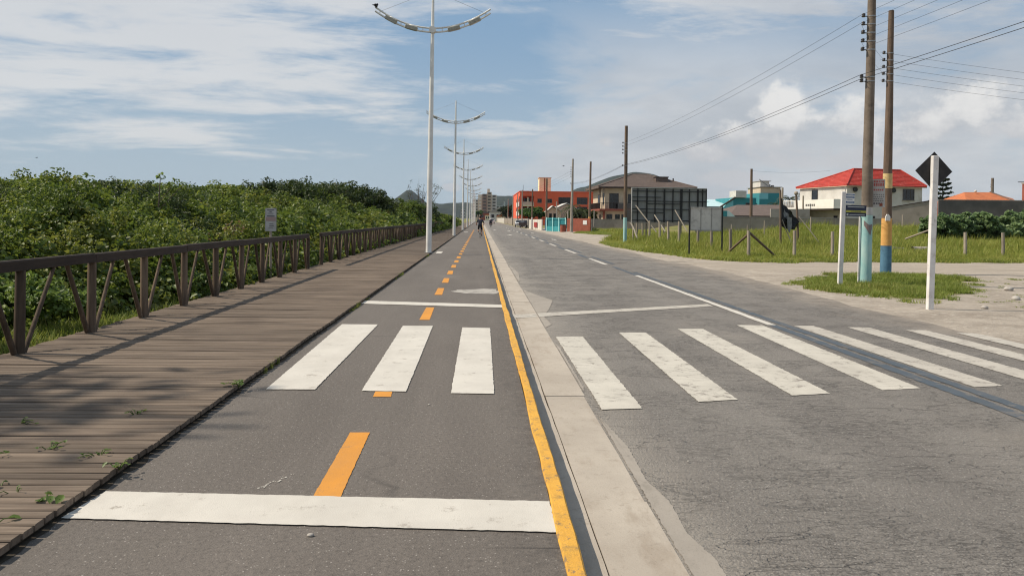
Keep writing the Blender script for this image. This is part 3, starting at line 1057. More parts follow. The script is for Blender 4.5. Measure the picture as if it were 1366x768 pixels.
# arrow mark on its cyan paint, cut flat into the paint
mk = MB()
top_ = [(-.13, 1.84), (-.10, 1.81), (-.06, 1.76), (-.01, 1.72), (.04, 1.72), (.09, 1.75)]
bot_ = [(-.13, 1.70), (-.10, 1.66), (-.06, 1.58), (-.01, 1.50), (.04, 1.42), (.09, 1.62)]
vs = []
for q in top_ + bot_: vs.append((q[0], -math.sqrt(.176 ** 2 - q[0] ** 2), q[1]))
mk.add(vs, [(6 + i, 7 + i, 1 + i, i) for i in range(5)])
mk.build('painted_mark', 'faded_mark', p1)
MB().box((-.222, -.04, .0), (-.182, .0, 1.96)).build('conduit', 'white_post_paint', p1)
p2 = utility_pole((14.33, 28.6, G0), 9.25, .186, .092, 'pole_wood', [(-.05, .98, 'blue_pole_paint'), (.985, 1.95, 'ochre_pole_paint'), (3.0, 3.52, 'cream_pole_paint')],
                  [7.78, 7.53, 7.29, 7.05, 6.80], 'brown wooden utility pole with blue and yellow painted foot behind the cyan footed pole', (0, R(.2)))
MB().prism([(-.13, 1.86), (.04, 1.86), (.04, 2.0), (-.02, 2.09), (-.08, 2.09), (-.13, 2.0)], -.180, -.14, 'y').build('painted_patch', 'white_post_paint', p2)
p3 = utility_pole((10.55, 59.8, G0), 8.62, .135, .115, 'pole_wood', [(-.05, 1.95, 'cyan_pole_paint')], [7.4, 7.15, 6.9, 6.65, 5.75],
                  'dark wooden utility pole with pale cyan foot left of the big billboard', (0, R(-.1)))
p4 = utility_pole((11.95, 108, G0), 9.7, .21, .11, 'post_concrete', [], [8.6, 8.3, 8.0, 7.7, 7.4, 6.5],
                  'slim pale concrete utility pole in front of the red brick wall', (0, R(.5)))
p5 = utility_pole((17.35, 131, G0), 11.0, .20, .15, 'pole_wood', [(-.05, 1.0, 'white_post_paint'), (1.01, 2.2, 'ochre_pole_paint')], [],
                  'dark wooden utility pole with yellow painted foot at the garden wall', (0, R(.5)))
p6 = utility_pole((10.15, 127, G0), 8.0, .19, .13, 'pole_wood', [(-.05, 1.7, 'blue_pole_paint')], [6.8, 6.4],
                  'dark utility pole between the white wall and the turquoise gate')
p7 = utility_pole((8.55, 137, G0), 6.7, .15, .10, 'pole_wood', [(-.05, 2.0, 'sign_shade')], [],
                  'short utility pole with a pale foot right behind the parked dark car', (0, R(.4)))
utility_pole((28.2, 85, .4), 6.7, .17, .12, 'pole_wood', [(-.2, 1.3, 'cream_pole_paint')], [], 'thin brown utility pole standing alone at the far side of the field', (0, R(-.3)))
utility_pole((38.5, 104, .4), 5.6, .16, .13, 'grey_wood', [], [], 'plain grey post in front of the low brown tiled house', group='utility poles beyond the field')
utility_pole((41.2, 104, .4), 4.6, .12, .10, 'grey_wood', [], [], 'shorter thin grey post in front of the turquoise tower', group='utility poles beyond the field')
utility_pole((95.1, 150, .3), 10.0, .30, .24, 'pole_concrete', [], [8.8, 8.4], 'far concrete utility pole above the orange tiled roof')
for i, (x, y, h) in enumerate([(8.3, 165, 7.5), (8.5, 190, 7.5), (8.6, 222, 8), (8.7, 262, 8)]):
    utility_pole((x, y, G0), h, .14, .10, 'post_concrete', [], [], '%s grey utility pole beyond the parked dark car' % ('first', 'second', 'third', 'fourth')[i], group='grey poles far down the street')
# thin posts by the gate
for (x, y, h, lab) in ((11.0, 119, 4.3, 'slim grey post rising in front of the turquoise gate'), (12.05, 113.5, 2.9, 'short white post between the turquoise gate and the brick wall'),
                       (17.6, 127.2, 3.2, 'short pale concrete post standing before the garden wall')):
    utility_pole((x, y, G0), h, .10, .085, 'post_concrete', [], [], lab, group='thin posts by the garden walls', name='post', cat='post')


def cable(a, b, sag, r, label, group='overhead cables'):
    r = r * .58
    a = Vector(a); b = Vector(b)
    pts = []
    for q in range(25):
        t = q / 24
        p = a.lerp(b, t); p.z -= sag * 4 * t * (1 - t)
        pts.append(p)
    o = MB().tube(pts, r, 5).build('power_cable', 'cable')
    return tag(o, label, 'cable', group)


P1, P3, P4 = (10.98, 23.1), (10.55, 59.8), (11.95, 108)
BX = (11.35, -13.2)
for i, (z, zb) in enumerate(((5.80, 6.15), (5.68, 6.02))):
    q = ('upper', 'lower')[i]
    cable((P1[0] - .26, P1[1], z), (P3[0] - .2, P3[1], 5.62 - .06 * i), .30, .013, '%s of two thick black cables from the thick pole to the billboard pole' % q)
    cable((P1[0] - .26, P1[1], z), (BX[0], BX[1], zb), .30, .013, '%s of two thick black cables leaving the frame at upper right' % q)
    cable((P3[0] - .2, P3[1], 5.62 - .06 * i), (P4[0] - .2, P4[1], 6.35 - .1 * i), .35, .014, '%s of two thick black cables from the billboard pole to the pale concrete pole' % q)
for i, z in enumerate((7.50, 7.27, 7.03, 6.79, 6.55)):
    cable((P1[0] - .25, P1[1], z), (BX[0] - .2, BX[1], z + .15), .35, .0065, '%s of five thin wires from the thick pole leaving the frame at the top' % NAMES_ORD[i])
    if i < 2: cable((P1[0] - .25, P1[1], z), (P3[0] - .2, P3[1], 7.2 - .25 * i), .30, .008, '%s of two thin wires from the thick pole down to the billboard pole' % ('upper', 'lower')[i])
for i, z in enumerate((7.62, 7.37, 7.13, 6.89, 6.64)):
    cable((14.0, 28.6, z), (52, 33, z - .1), .95, .0075, '%s of five thin wires from the brown pole towards the right edge' % NAMES_ORD[i])
    if i in (1, 3): cable((P1[0] - .2, P1[1] + .1, 7.27 - .24 * (i - 1)), (14.05, 28.5, z), .1, .006, '%s jumper wire between the two painted poles' % ('upper', 'lower')[i // 2])
for i in range(3):
    z = 7.9 - .4 * i
    cable((P4[0] - .25, P4[1], z), (8.55, 165, 7.0 - .3 * i), .3, .014, '%s thin wire from the pale concrete pole down the street' % ('upper', 'middle', 'lower')[i])
cable((36.5, 85, 7.05), (28.2, 85, 6.9), .2, .012, 'thin wire running right from the thin brown pole at the field edge')

# ------------------------------------------------------------------ signs
t = thing('warning_sign', 'back of a black diamond traffic sign on a white square post by the sandy verge', 'traffic sign', (9.29, 16.66, G0), R(3))
t.rotation_euler = (0, R(.9), R(2))
MB().rbox((-.062, -.05, -.3), (.062, .05, 3.17), .008).build('post', 'white_post_paint', t)
MB().prism([(0, -.40), (.40, 0), (0, .40), (-.40, 0)], .055, .062, 'y').build('plate', 'black_iron', t, (.02, 0, 2.86))


t = thing('street_name_sign', 'white post with small street name boards beside the cyan footed pole', 'street sign', (10.1, 22.76, G0), 0)
t.rotation_euler = (0, R(1.4), 0)
MB().rbox((-.062, -.045, -.2), (.062, .045, 2.64), .008).build('post', 'white_post_paint', t)
b = MB().box((.065, -.02, 2.30), (.31, 0.0, 2.60)).build('name_board', 'sign_white', t)
for z in (2.56, 2.49, 2.35):
    MB().box((.07, -.024, z - .02), (.305, -.021, z + .02)).build('blue_band', 'sign_blue', b)
    MB().box((.10, -.027, z - .006), (.27, -.0245, z + .006)).build('lettering', 'sign_pale_text', b)
MB().box((.10, -.024, 2.42), (.25, -.021, 2.435)).build('lettering', 'sign_blue', b)
b = MB().box((.065, -.02, 1.96), (.66, 0.0, 2.275)).build('advert_board', 'sign_navy', t)
MB().box((.08, -.026, 2.07), (.65, -.021, 2.125)).build('yellow_band', 'sign_yellow', b)
MB().box((.22, -.030, 2.09), (.50, -.0265, 2.105)).build('lettering', 'sign_navy', b)
MB().box((.12, -.026, 2.215), (.60, -.021, 2.235)).build('lettering', 'sign_pale_text', b)
MB().box((.18, -.026, 1.995), (.62, -.021, 2.012)).build('lettering', 'sign_pale_text', b)
MB().prism([(.10, 1.985), (.15, 1.985), (.15, 2.03), (.10, 2.03)], -.026, -.021, 'y').build('emblem', 'sign_pale_text', b)

t = thing('notice_panel', 'pale notice panel with red heading fixed behind the thick cyan footed pole', 'notice', (11.22, 23.2, 2.2), R(-28))
b = MB().box((-.03, -.012, -.14), (.31, 0, .66)).build('panel', 'sign_shade', t)
rr = random.Random(2)
for row, (z, hh, m) in enumerate(((.57, .05, 'sign_red'), (.46, .09, 'sign_red'), (.33, .05, 'sign_red'), (.21, .022, 'sign_text'), (.15, .022, 'sign_text'), (.09, .022, 'sign_text'), (.03, .022, 'sign_text'), (-.06, .05, 'sign_text'))):
    x = .01
    while x < .26:
        w = rr.uniform(.025, .05)
        MB().box((x, -.016, z), (min(x + w, .285), -.0125, z + hh)).build('lettering', m, b)
        x += w + .018
MB().box((.17, -.0165, -.11), (.25, -.0125, -.03)).build('logo', 'brick_red', b)

t = thing('information_sign', 'small white sign, its shade coloured in, with pink band standing behind the railing', 'sign', (-5.33, 21.2, -.16), 0)
MB().tube([(0, .02, 0), (0, .02, 1.9)], .03, 8).build('post', 'grey_wood', t)
b = MB().rbox((-.14, -.02, 1.36), (.14, 0, 1.95), .02).build('panel', 'sign_shade', t)
MB().box((-.115, -.026, 1.62), (.125, -.021, 1.72)).build('pink_band', 'sign_pink', b)
for z, x0, x1, hh in ((1.90, -.09, .09, .022), (1.855, -.03, .03, .02), (1.81, -.06, .07, .015), (1.745, -.09, .10, .03), (1.55, -.03, .07, .015), (1.50, -.03, .08, .02), (1.45, -.05, .06, .012)):
    MB().box((x0, -.026, z - hh / 2), (x1, -.021, z + hh / 2)).build('lettering', 'sign_text', b)

# ------------------------------------------------------------------ billboards in the field
t = thing('billboard', 'back of a large grey sheet metal billboard with a dark steel frame in the field', 'billboard', (11.45, 62, 0), R(-1))
MB().box((0, .09, 1.45), (5.62, .12, 4.02)).build('back_sheet', 'sheet_metal', t)
MB().box((-.05, -.03, 1.42), (0, .14, 4.08)).build('edge_frame', 'bright_sheet', t)
MB().box((-.05, -.03, 4.025), (5.66, .14, 4.08)).build('edge_frame', 'bright_sheet', t)
MB().box((5.625, -.03, 1.42), (5.67, .14, 4.02)).build('edge_frame', 'black_iron', t)
for x, w in ((.42, .03), (1.12, .05), (1.75, .03), (2.45, .05), (3.1, .03), (3.74, .08), (4.35, .03), (5.0, .05), (5.35, .03)):
    MB().box((x - w, -.02, 1.46), (x + w, .088, 4.02)).build('upright', 'black_iron', t)
for z, x0, x1 in ((3.35, .0, 2.2), (3.05, .0, 5.6), (2.85, 1.1, 3.7), (2.45, 0, 5.6), (2.2, 0, 2.4), (1.6, 0, 5.6), (3.8, 0, 5.6)):
    MB().box((x0, -.05, z - .03), (x1, -.022, z + .03)).build('cross_bar', 'black_iron', t)
MB().box((-.2, -.1, 1.36), (5.1, .02, 1.42)).build('beam', 'pale_wood', t)
for x in (.1, 1.1, 2.45, 3.74, 5.0):
    MB().tube([(x, .03, -.2), (x, .03, 1.36)], .055, 8).build('leg', 'grey_wood', t)
MB().box((-.36, .15, 1.5), (.02, .32, 2.4)).build('meter_box', 'dark_wall', t)
for (x0, z0, x1, z1) in ((.25, 2.72, 1.68, 1.32), (1.68, 2.02, 2.35, 1.36), (3.24, 2.40, 3.98, 1.42)):
    MB().tube([(x0, -.10, z0), (x1, -1.0, z1 - .6)], .05, 6).build('prop', 'pale_wood', t)
MB().tube([(-.1, -.2, 1.40), (.12, -.4, .9), (.25, -.7, .4), (.5, -.9, -.2)], [.07, .065, .07, .08], 8).build('crooked_leg', 'pale_wood', t)

t = thing('small_billboard', 'back of a small bright grey sheet metal board on two thin black posts', 'billboard', (10.5, 41, 0), R(-3))
for x in (-.02, 1.62):
    MB().box((x - .035, -.03, -.3), (x + .035, .03, 2.3)).build('post', 'black_iron', t)
for i in range(3):
    x0 = .02 + i * .533
    b = MB().box((x0, .035, 1.16), (x0 + .525, .045, 2.25)).build('sheet', 'bright_sheet', t)
    MB().box((x0 - .016, .012, 1.16), (x0 + .016, .034, 2.25)).build('rib', 'sheet_metal', b)
MB().box((-.02, -.02, 2.25), (1.62, .05, 2.30)).build('top_bar', 'bright_sheet', t)
MB().box((-.02, -.02, 1.11), (1.62, .05, 1.155)).build('bottom_bar', 'sheet_metal', t)

# torn banner between two sticks
t = thing('torn_banner', 'torn black and grey banner sagging between two brown sticks in the field', 'banner', (17.2, 46.6, 0), 0)
MB().tube([(.0, 0, -.3), (-.03, 0, 1.6), (-.08, 0, 3.45)], [.07, .065, .055], 8).build('stick', 'pole_wood', t)
MB().tube([(1.76, 1.9, -.3), (1.70, 1.9, 1.6), (1.58, 1.9, 3.4)], [.075, .07, .06], 8).build('stick', 'pole_wood', t)
MB().ball((1.58, 1.9, 3.33), .13, 8, 6).build('stick_knob', 'grey_wood', t)
NU, NV = 12, 7
vs = []
rr = random.Random(4)
for u in range(NU + 1):
    for v in range(NV + 1):
        s = u / NU; q = v / NV
        top = 3.08 - 1.30 * s ** .75; bot = 1.45 - .25 * math.sin(s * 3.1) - .05 * s
        vs.append((-.04 + 1.74 * s + .04 * rr.uniform(-1, 1), 1.85 * s + .14 * math.sin(s * 9 + q * 5) + .05 * rr.uniform(-1, 1), top + (bot - top) * q + .05 * rr.uniform(-1, 1)))
fs = []; mi = []
cl = MB()
for u in range(NU):
    for v in range(NV):
        a = u * (NV + 1) + v
        cl.add([vs[a], vs[a + NV + 1], vs[a + NV + 2], vs[a + 1]], [(0, 1, 2, 3)], 1 if (v in (2, 3) and 1 < u < 5) else 0)
cl.build('cloth', ['black_cloth', 'grey_cloth'], t)
MB().add([(.42, .20, 1.95), (.86, .60, 1.85), (.84, .55, 1.3), (.66, .45, .98), (.5, .3, 1.2)], [(0, 1, 2, 3, 4)]).add([(.42, .23, 1.95), (.86, .63, 1.85), (.84, .58, 1.3), (.66, .48, .98), (.5, .33, 1.2)], [(4, 3, 2, 1, 0)]).build('flap', 'grey_cloth', t)
MB().tube([(.05, .0, 1.75), (.45, .1, .9), (.95, .2, -.1)], [.03, .028, .026], 6).build('prop', 'pale_wood', t)
MB().tube([(1.72, 1.8, 1.95), (2.4, 1.5, 1.0), (3.0, 1.2, .1)], [.03, .028, .026], 6).build('prop', 'pale_wood', t)
MB().tube([(-.1, 0, 3.45), (-.1, 2, 3.75), (-.1, 3.5, 4.2)], .02, 5).build('rod', 'black_iron', t)

# loose fence posts
posts = [(13.15, 68.9, 1.75), (13.2, 66.7, 1.75), (12.5, 60.6, 1.72), (12.55, 57.3, 1.7), (12.6, 54.9, 1.7), (12.55, 51.7, 1.72), (12.75, 47.9, 1.45), (12.9, 45.6, 1.45),
         (12.57, 41, 1.36), (12.54, 38.1, 1.33), (14.83, 38.4, 1.36), (17.0, 39.2, 1.32), (23.6, 42.3, 1.5), (24.1, 40.1, 1.36), (26.35, 40.6, 1.36)]
labs = ['leftmost fence post under the big billboard', 'second fence post from the left under the big billboard', 'third fence post from the left under the big billboard',
        'fourth fence post from the left under the big billboard', 'fifth fence post from the left under the big billboard', 'fence post just left of the small grey board',
        'fence post seen below the left half of the small grey board', 'fence post seen below the right half of the small grey board',
        'plain fence post left of the braced corner post', 'corner fence post with two slanting braces', 'plain fence post between the banner sticks',
        'fence post half hidden behind the white street sign post', 'fence post just left of the diamond sign post', 'first fence post right of the diamond sign post', 'rightmost fence post, second right of the diamond sign']
for i, ((x, y, h), l) in enumerate(zip(posts, labs)):
    t = thing('fence_post', 'weathered grey wood: ' + l, 'fence post', (x, y, G0), 0, 'weathered fence posts along the field edge')
    rr = random.Random(i)
    MB().tube([(0, 0, -.3), (.01, 0, h * .5), (rr.uniform(-.03, .03), 0, h + .02)], [.085, .08, .075], 9).build('stake', 'grey_wood', t)
    if i == 9:
        MB().tube([(.06, 0, h - .1), (1.55, .25, .0)], [.06, .05], 8).build('brace', 'pole_wood', t)
        MB().tube([(-.05, .06, h - .2), (-.15, 3.4, .0)], [.055, .05], 8).build('brace', 'pole_wood', t)
    if i == 12:
        MB().tube([(.05, .05, h), (-.75, 1.2, h - .55)], [.05, .045], 8).build('brace', 'grey_wood', t)
back = [(20.3, 62, .9, 1.1), (23.0, 66, 1.0, 1.0), (26.8, 66, 1.0, 1.2), (27.5, 62, .8, .9), (31.0, 70, 1.0, 1.3), (37.0, 71, 1.0, 1.4), (34.2, 71, .9, 1.1), (20.3, 66, .9, 1.2)]
bl = ['between the small grey board and the thin brown pole', 'just right of the thin brown pole', 'left of the banner', 'under the thin brown pole in tall grass', 'right of the banner', 'right of the yellow footed pole',
      'just left of the cyan footed pole', 'second right of the small grey board']
for (x, y, h, z), l in zip(back, bl):
    t = MB().tube([(0, 0, -.3), (.01, 0, h + .55)], [.06, .05], 7).build('fence_post', 'grey_wood', None, (x, y, float(ground_z(x, y))))
    tag(t, 'thin far fence post ' + l, 'fence post', 'thin fence posts at the back of the field')

t = tag(MB().tube([(-.5, 0, 0), (.5, 0, 0)], .24, 16, cap=False).tube([(-.5, 0, 0), (.5, 0, 0)], .19, 16, cap=False).build('concrete_pipe', 'post_concrete', None, (23.75, 43.6, .14), (0, 0, R(8))),
        'short piece of grey concrete pipe lying in the field grass', 'pipe')
t = tag(MB().rbox((-.45, -.2, 0), (.45, .2, .22), .03).build('concrete_block', 'post_concrete', None, (23.3, 45.4, .06), (0, R(3), R(12))), 'pale flat concrete block lying in the tall grass', 'block')


# ------------------------------------------------------------------ buildings
def window(parent, x0, x1, z0, z1, y, face='front', frame='shutter', pane='dark_glass', mull=1, depth=.06):
    """framed window standing 6 cm proud of a wall; face front looks to -y, left looks to -x"""
    fwid = .07
    def bx(mb, a0, a1, c0, c1, d0, d1):
        if face == 'front': mb.box((a0, y - d1, c0), (a1, y - d0, c1))
        else: mb.box((y - d1, a0, c0), (y - d0, a1, c1))
    mb = MB()
    bx(mb, x0, x1, z0, z0 + fwid, .0, depth); bx(mb, x0, x1, z1 - fwid, z1, .0, depth)
    bx(mb, x0, x0 + fwid, z0 + fwid, z1 - fwid, .0, depth); bx(mb, x1 - fwid, x1, z0 + fwid, z1 - fwid, .0, depth)
    for q in range(1, mull + 1):
        c = x0 + (x1 - x0) * q / (mull + 1)
        bx(mb, c - .025, c + .025, z0 + fwid, z1 - fwid, .0, depth * .8)
    o = mb.build('window', frame, parent)
    pm = MB(); bx(pm, x0 + fwid * .8, x1 - fwid * .8, z0 + fwid * .8, z1 - fwid * .8, .005, .02)
    pm.build('pane', pane, o)
    sm = MB(); bx(sm, x0 - .06, x1 + .06, z0 - .07, z0 - .003, .0, depth + .06)
    sm.build('sill', 'grey_plaster', o)
    return o


def hip_roof(corners, ridge, z, th, m, parent, zr):
    """corners: four eave points (x,y) from front-left counter-clockwise; ridge: two (x,y)"""
    mb = MB()
    c = [(x, y, z) for x, y in corners]; r = [(x, y, zr) for x, y in ridge]
    mb.add(c + r, [(0, 1, 5, 4), (1, 2, 5), (2, 3, 4, 5), (3, 0, 4)])
    d = [(x, y, z - th) for x, y in corners]
    mb.add(c + d, [(0, 4, 5, 1), (1, 5, 6, 2), (2, 6, 7, 3), (3, 7, 4, 0), (4, 7, 6, 5)])
    return mb.build('roof', m, parent)


def tile_rows(corners, ridge, z, zr, parent, m, rows=9):
    """raised tile courses and hip caps on the two visible slopes"""
    mb = MB()
    A, B, C_, D = [Vector((x, y, z)) for x, y in corners]
    R0, R1 = [Vector((x, y, zr)) for x, y in ridge]
    for (a, b, c, d) in ((A, B, R0, R1), (D, A, R0, R0)):
        for q in range(1, rows):
            s = q / rows
            p, w = a.lerp(c, s), b.lerp(d, s)
            if (w - p).length > .3: mb.tube([p + Vector((0, 0, .02)), w + Vector((0, 0, .02))], .022, 4, sm=False)
    for a, b in ((A, R0), (B, R1), (R0, R1), (D, R0)):
        mb.tube([a + Vector((0, 0, .03)), b + Vector((0, 0, .03))], .10, 6)
    o = mb.build('roof_tiles', m, parent)
    return o


# brown house with balcony
t = thing('brown_roofed_house', 'cream two storey house with brown hipped roof and balcony behind the billboard', 'house', (0, 0, 0))
MB().box((21.0, 139, -.3), (35.4, 153.5, 7.12)).build('wall', 'cream_plaster', t)
MB().box((20.7, 138.6, -.3), (20.99, 139.0, 3.1)).build('pillar', 'brick_red', t)
MB().box((21.0, 138.9, -.3), (25.5, 138.995, 1.25)).build('plinth', 'brick_red', t)
cs = [(19.7, 137.6), (36.4, 137.6), (36.4, 155), (19.7, 155)]; rd = [(26.9, 146), (29.6, 146)]
rf = hip_roof(cs, rd, 7.22, .28, 'brown_tile', t, 9.75)
tile_rows(cs, rd, 7.22, 9.75, rf, 'brown_tile', 14)
MB().box((19.75, 137.6, 6.93), (36.35, 137.66, 7.0)).build('fascia', 'dark_trim', t)
bal = MB().box((19.95, 137.75, 3.12), (29.0, 138.99, 3.45)).box((19.95, 139.0, 3.12), (20.99, 152, 3.45)).build('balcony', 'brick_red', t)
rl = MB()
for x in np.arange(20.0, 29.0, .22): rl.box((x - .02, 137.8, 3.45), (x + .02, 137.84, 4.42))
for y in np.arange(138, 152, .3): rl.box((20.0, y - .02, 3.45), (20.04, y + .02, 4.42))
rl.box((19.97, 137.78, 4.42), (29.0, 137.86, 4.48)).box((19.97, 137.87, 4.42), (20.05, 152, 4.48))
rl.build('balustrade', 'dark_trim', bal)
MB().box((23.0, 137.76, 3.45), (29.0, 137.79, 4.35)).build('balustrade_panel', 'shutter', bal)
window(t, 21.75, 23.35, 3.5, 6.1, 139, mull=1)
window(t, 24.9, 26.2, 4.4, 6.0, 139)
for a, b in ((21.3, 22.3), (22.75, 23.6), (23.85, 24.6), (26, 27.2)): window(t, a, b, 1.5, 2.55, 139)
window(t, 139.6, 141.0, 4.2, 6.1, 21.0, 'left'); window(t, 145, 147, 4.0, 6.0, 21.0, 'left')
window(t, 143, 145, 1.3, 2.5, 21.0, 'left')
MB().tube([(20.35, 140.3, 3.45), (20.35, 140.3, 6.95)], .09, 8).build('column', 'dark_trim', t)
MB().tube([(20.35, 138.0, 3.45), (20.35, 138.0, 6.95)], .06, 8).build('column', 'cream_plaster', t)
ch = MB().box((30.1, 141, 7.2), (32.2, 143, 9.0)).build('chimney', 'brown_tile', t)
MB().box((30.0, 140.9, 9.0), (32.3, 143.1, 9.15)).build('chimney_cap', 'dark_trim', ch)
MB().tube([(33.2, 141.5, 7.2), (33.2, 141.5, 8.9)], .12, 8).build('vent_pipe', 'dark_trim', t)

# red house
th_ = R(10)
t = thing('red_roofed_house', 'white two storey house with bright red hipped roof behind the field', 'house', (45.07, 100, 0), th_)
D_, L_ = 11.5, 11.3
rf = hip_roof([(0, 0), (L_, 0), (L_, D_), (0, D_)], [(2.7, 2.6), (9.4, 2.6)], 6.33, .14, 'red_tile', t, 8.45)
tile_rows([(0, 0), (L_, 0), (L_, D_), (0, D_)], [(2.7, 2.6), (9.4, 2.6)], 6.33, 8.45, rf, 'red_tile', 12)
MB().box((.25, .35, .0), (10.9, 10.9, 6.19)).build('wall', 'white_plaster', t)
MB().box((-.02, -.02, 6.12), (11.3, .02, 6.188)).build('fascia', 'cream_plaster', t)
MB().box((-.04, .04, 6.12), (-.01, 11.5, 6.188)).build('fascia', 'cream_plaster', t)
window(t, 8.1, 9.75, 4.55, 5.95, .35, mull=2); window(t, 3.0, 4.2, 1.3, 2.5, .35)
window(t, 6.6, 8.0, 4.5, 5.9, .25, 'left', mull=0)
window(t, 2.2, 3.0, 2.1, 2.5, .25, 'left', mull=0)
for x in (1.3, 6.7):
    d = MB().tube([(x, .28, 5.75), (x, .12, 5.75)], [.30, .30], 14).build('round_vent', 'black_iron', t)
    MB().tube([(x, .30, 5.75), (x, .345, 5.75)], [.08, .08], 8).build('vent_arm', 'steel', d)
MB().tube([(-.02, .30, 6.1), (-.02, .30, 2.0)], .05, 6).build('downpipe', 'grey_plaster', t)
bal = MB().box((-2.2, -.6, 3.35), (.24, 11.5, 3.55)).build('balcony', 'parapet_white', t)
MB().box((-2.2, -.6, 3.56), (-2.08, 8.2, 4.5)).build('parapet', 'parapet_white', bal)
MB().box((-2.07, -.6, 3.56), (.24, -.5, 4.5)).build('parapet', 'parapet_white', bal)
MB().box((-2.2, 8.21, 4.38), (-2.08, 11.5, 4.5)).build('parapet', 'parapet_white', bal)
for i in range(8):
    MB().tube([(-2.14, 8.4 + i * .4, 3.56), (-2.14, 8.4 + i * .4, 3.95), (-2.14, 8.4 + i * .4, 4.38)], [.05, .10, .05], 8).build('baluster', 'white_plaster', bal)
for i in range(5):
    MB().box((-2.225, 3.4 + i * .45, 3.7), (-2.2, 3.4 + i * .45 + .28, 3.95)).build('vent_block', 'shutter', bal)
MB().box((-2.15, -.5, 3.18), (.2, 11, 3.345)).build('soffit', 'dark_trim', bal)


def wall_run(pts, z0, z1, m, label, cat='wall', name='garden_wall', th=.18, cap=None, group='garden walls round the field', panels=0):
    """a wall along points (x,y), with its own height at each"""
    a = Vector(pts[0])
    t = thing(name, label, cat, (a.x, a.y, 0), 0, group)
    for i in range(len(pts) - 1):
        p, q = Vector(pts[i]), Vector(pts[i + 1])
        d = q - p; L = d.length; ang = math.atan2(d.y, d.x)
        h0 = z1[i] if isinstance(z1, (list, tuple)) else z1
        h1 = z1[i + 1] if isinstance(z1, (list, tuple)) else z1
        rel = (p.x - a.x, p.y - a.y, 0)
        mb = MB().prism([(0, z0), (L - .01, z0), (L - .01, h1), (0, h0)], -th / 2, th / 2, 'y')
        w = mb.build('wall_face', m, t, rel, (0, 0, ang))
        if cap: MB().prism([(0, h0 + .003), (L - .01, h1 + .003), (L - .01, h1 + .075), (0, h0 + .075)], -th / 2 - .04, th / 2 + .04, 'y').build('coping', cap, t, rel, (0, 0, ang))
        if panels:
            nn = int(L / panels)
            for j in range(nn + 1):
                x = j * L / max(nn, 1)
                hh = h0 + (h1 - h0) * j / max(nn, 1)
                MB().box((x - .09, -th / 2 - .05, z0), (x + .09, -th / 2 - .003, hh - .02)).build('pier', m, t, rel, (0, 0, ang))
    return t


wall_run([(16.75, 128), (34.5, 128)], -.3, 1.66, 'beige_wall', 'plain beige garden wall in front of the brown roofed house', cap='beige_wall', panels=3)
wall_run([(14.85, 110), (16.5, 127.5)], -.3, 1.60, 'white_wall', 'short cream end wall beside the yellow footed pole')
wall_run([(20.0, 76), (38.0, 75)], .3, 1.98, 'beige_wall', 'low stained concrete wall along the back of the field', panels=2.4, cap='grey_plaster')
wall_run([(32.0, 90), (36.4, 90)], .3, 3.05, 'grey_plaster', 'plain grey wall left of the white balcony')
wall_run([(38.1, 75.5), (41.9, 74.6)], .3, [3.05, 3.80], 'beige_wall', 'beige wall with a sloping top left of the diamond sign', cap='dark_trim')
w = wall_run([(42.1, 74.4), (62, 72)], .3, 3.78, 'dark_wall', 'long dark wall with corrugated top behind the broad leaved bushes')
mb = MB()
for i in range(150):
    s = i / 150
    x = 42.1 + 19.9 * s - 42.1; y = 74.4 - 2.4 * s - 74.4
    mb.box((x, y - .12, 3.785), (x + .07, y + .12, 3.86 + .02 * (i % 2)))
mb.build('corrugated_top', 'dark_wall', w)

# blue and turquoise buildings
t = thing('turquoise_building', 'turquoise building with a stepped cream water tower top left of the red roof', 'building', (0, 0, 0))
MB().box((40.2, 130, 0), (47.3, 140, 5.4)).build('wall', 'turquoise', t)
tw = MB().box((43.9, 128.5, 0), (47.4, 135, 6.15)).build('tower', 'turquoise', t)
MB().box((43.88, 128.48, 5.2), (45.3, 128.5, 6.14)).build('pale_panel', 'light_turquoise', tw)
MB().box((44.1, 128.6, 6.16), (47.3, 134.8, 7.05)).build('tank_room', 'cream_plaster', tw)
MB().box((43.95, 128.4, 7.055), (47.5, 135, 7.15)).build('roof_slab', 'grey_plaster', tw)
MB().box((44.2, 129, 7.155), (45.6, 133, 8.0)).build('stair_head', 'white_plaster', tw)
MB().box((44.1, 128.9, 8.01), (45.9, 133.2, 8.1)).build('stair_roof', 'grey_plaster', tw)
for x, z in ((45.9, 7.6), (46.5, 7.45)):
    MB().tube([(x, 130, 7.155), (x, 130, z)], [.28, .25], 12).build('water_tank', 'grey_plaster', tw)
MB().box((40.5, 129.6, 5.41), (42.2, 133, 6.5)).build('roof_box', 'white_plaster', t)
window(t, 42.2, 43.2, 3.6, 4.6, 130, mull=0)
t = thing('cyan_roofed_hall', 'low hall with a pale cyan sheet roof left of the turquoise building', 'building', (0, 0, 0))
MB().box((29.5, 131, 0), (41.0, 150, 3.9)).build('wall', 'turquoise', t)
MB().add([(29.0, 130.2, 3.95), (39.4, 130.2, 3.95), (41.2, 142, 5.35), (29.0, 142, 5.35)], [(0, 1, 2, 3)]).add([(29.0, 130.2, 3.85), (39.4, 130.2, 3.85), (41.2, 142, 5.25), (29.0, 142, 5.25)], [(3, 2, 1, 0)]).build('roof', 'cyan_sheet', t)
MB().prism([(38.2, 3.4), (40.1, 3.4), (40.1, 5.3), (39.6, 5.1)], 129.6, 130, 'y').build('gable_panel', 'light_turquoise', t)
MB().tube([(37.6, 129.5, 3.6), (40.4, 129.5, 5.45)], .14, 6).build('gable_beam', 'dark_trim', t)
MB().box((29.2, 130.1, 3.5), (38.6, 130.6, 3.84)).build('eave_shade_strip', 'dark_trim', t)  # dark strip standing in for the shade under the roof edge
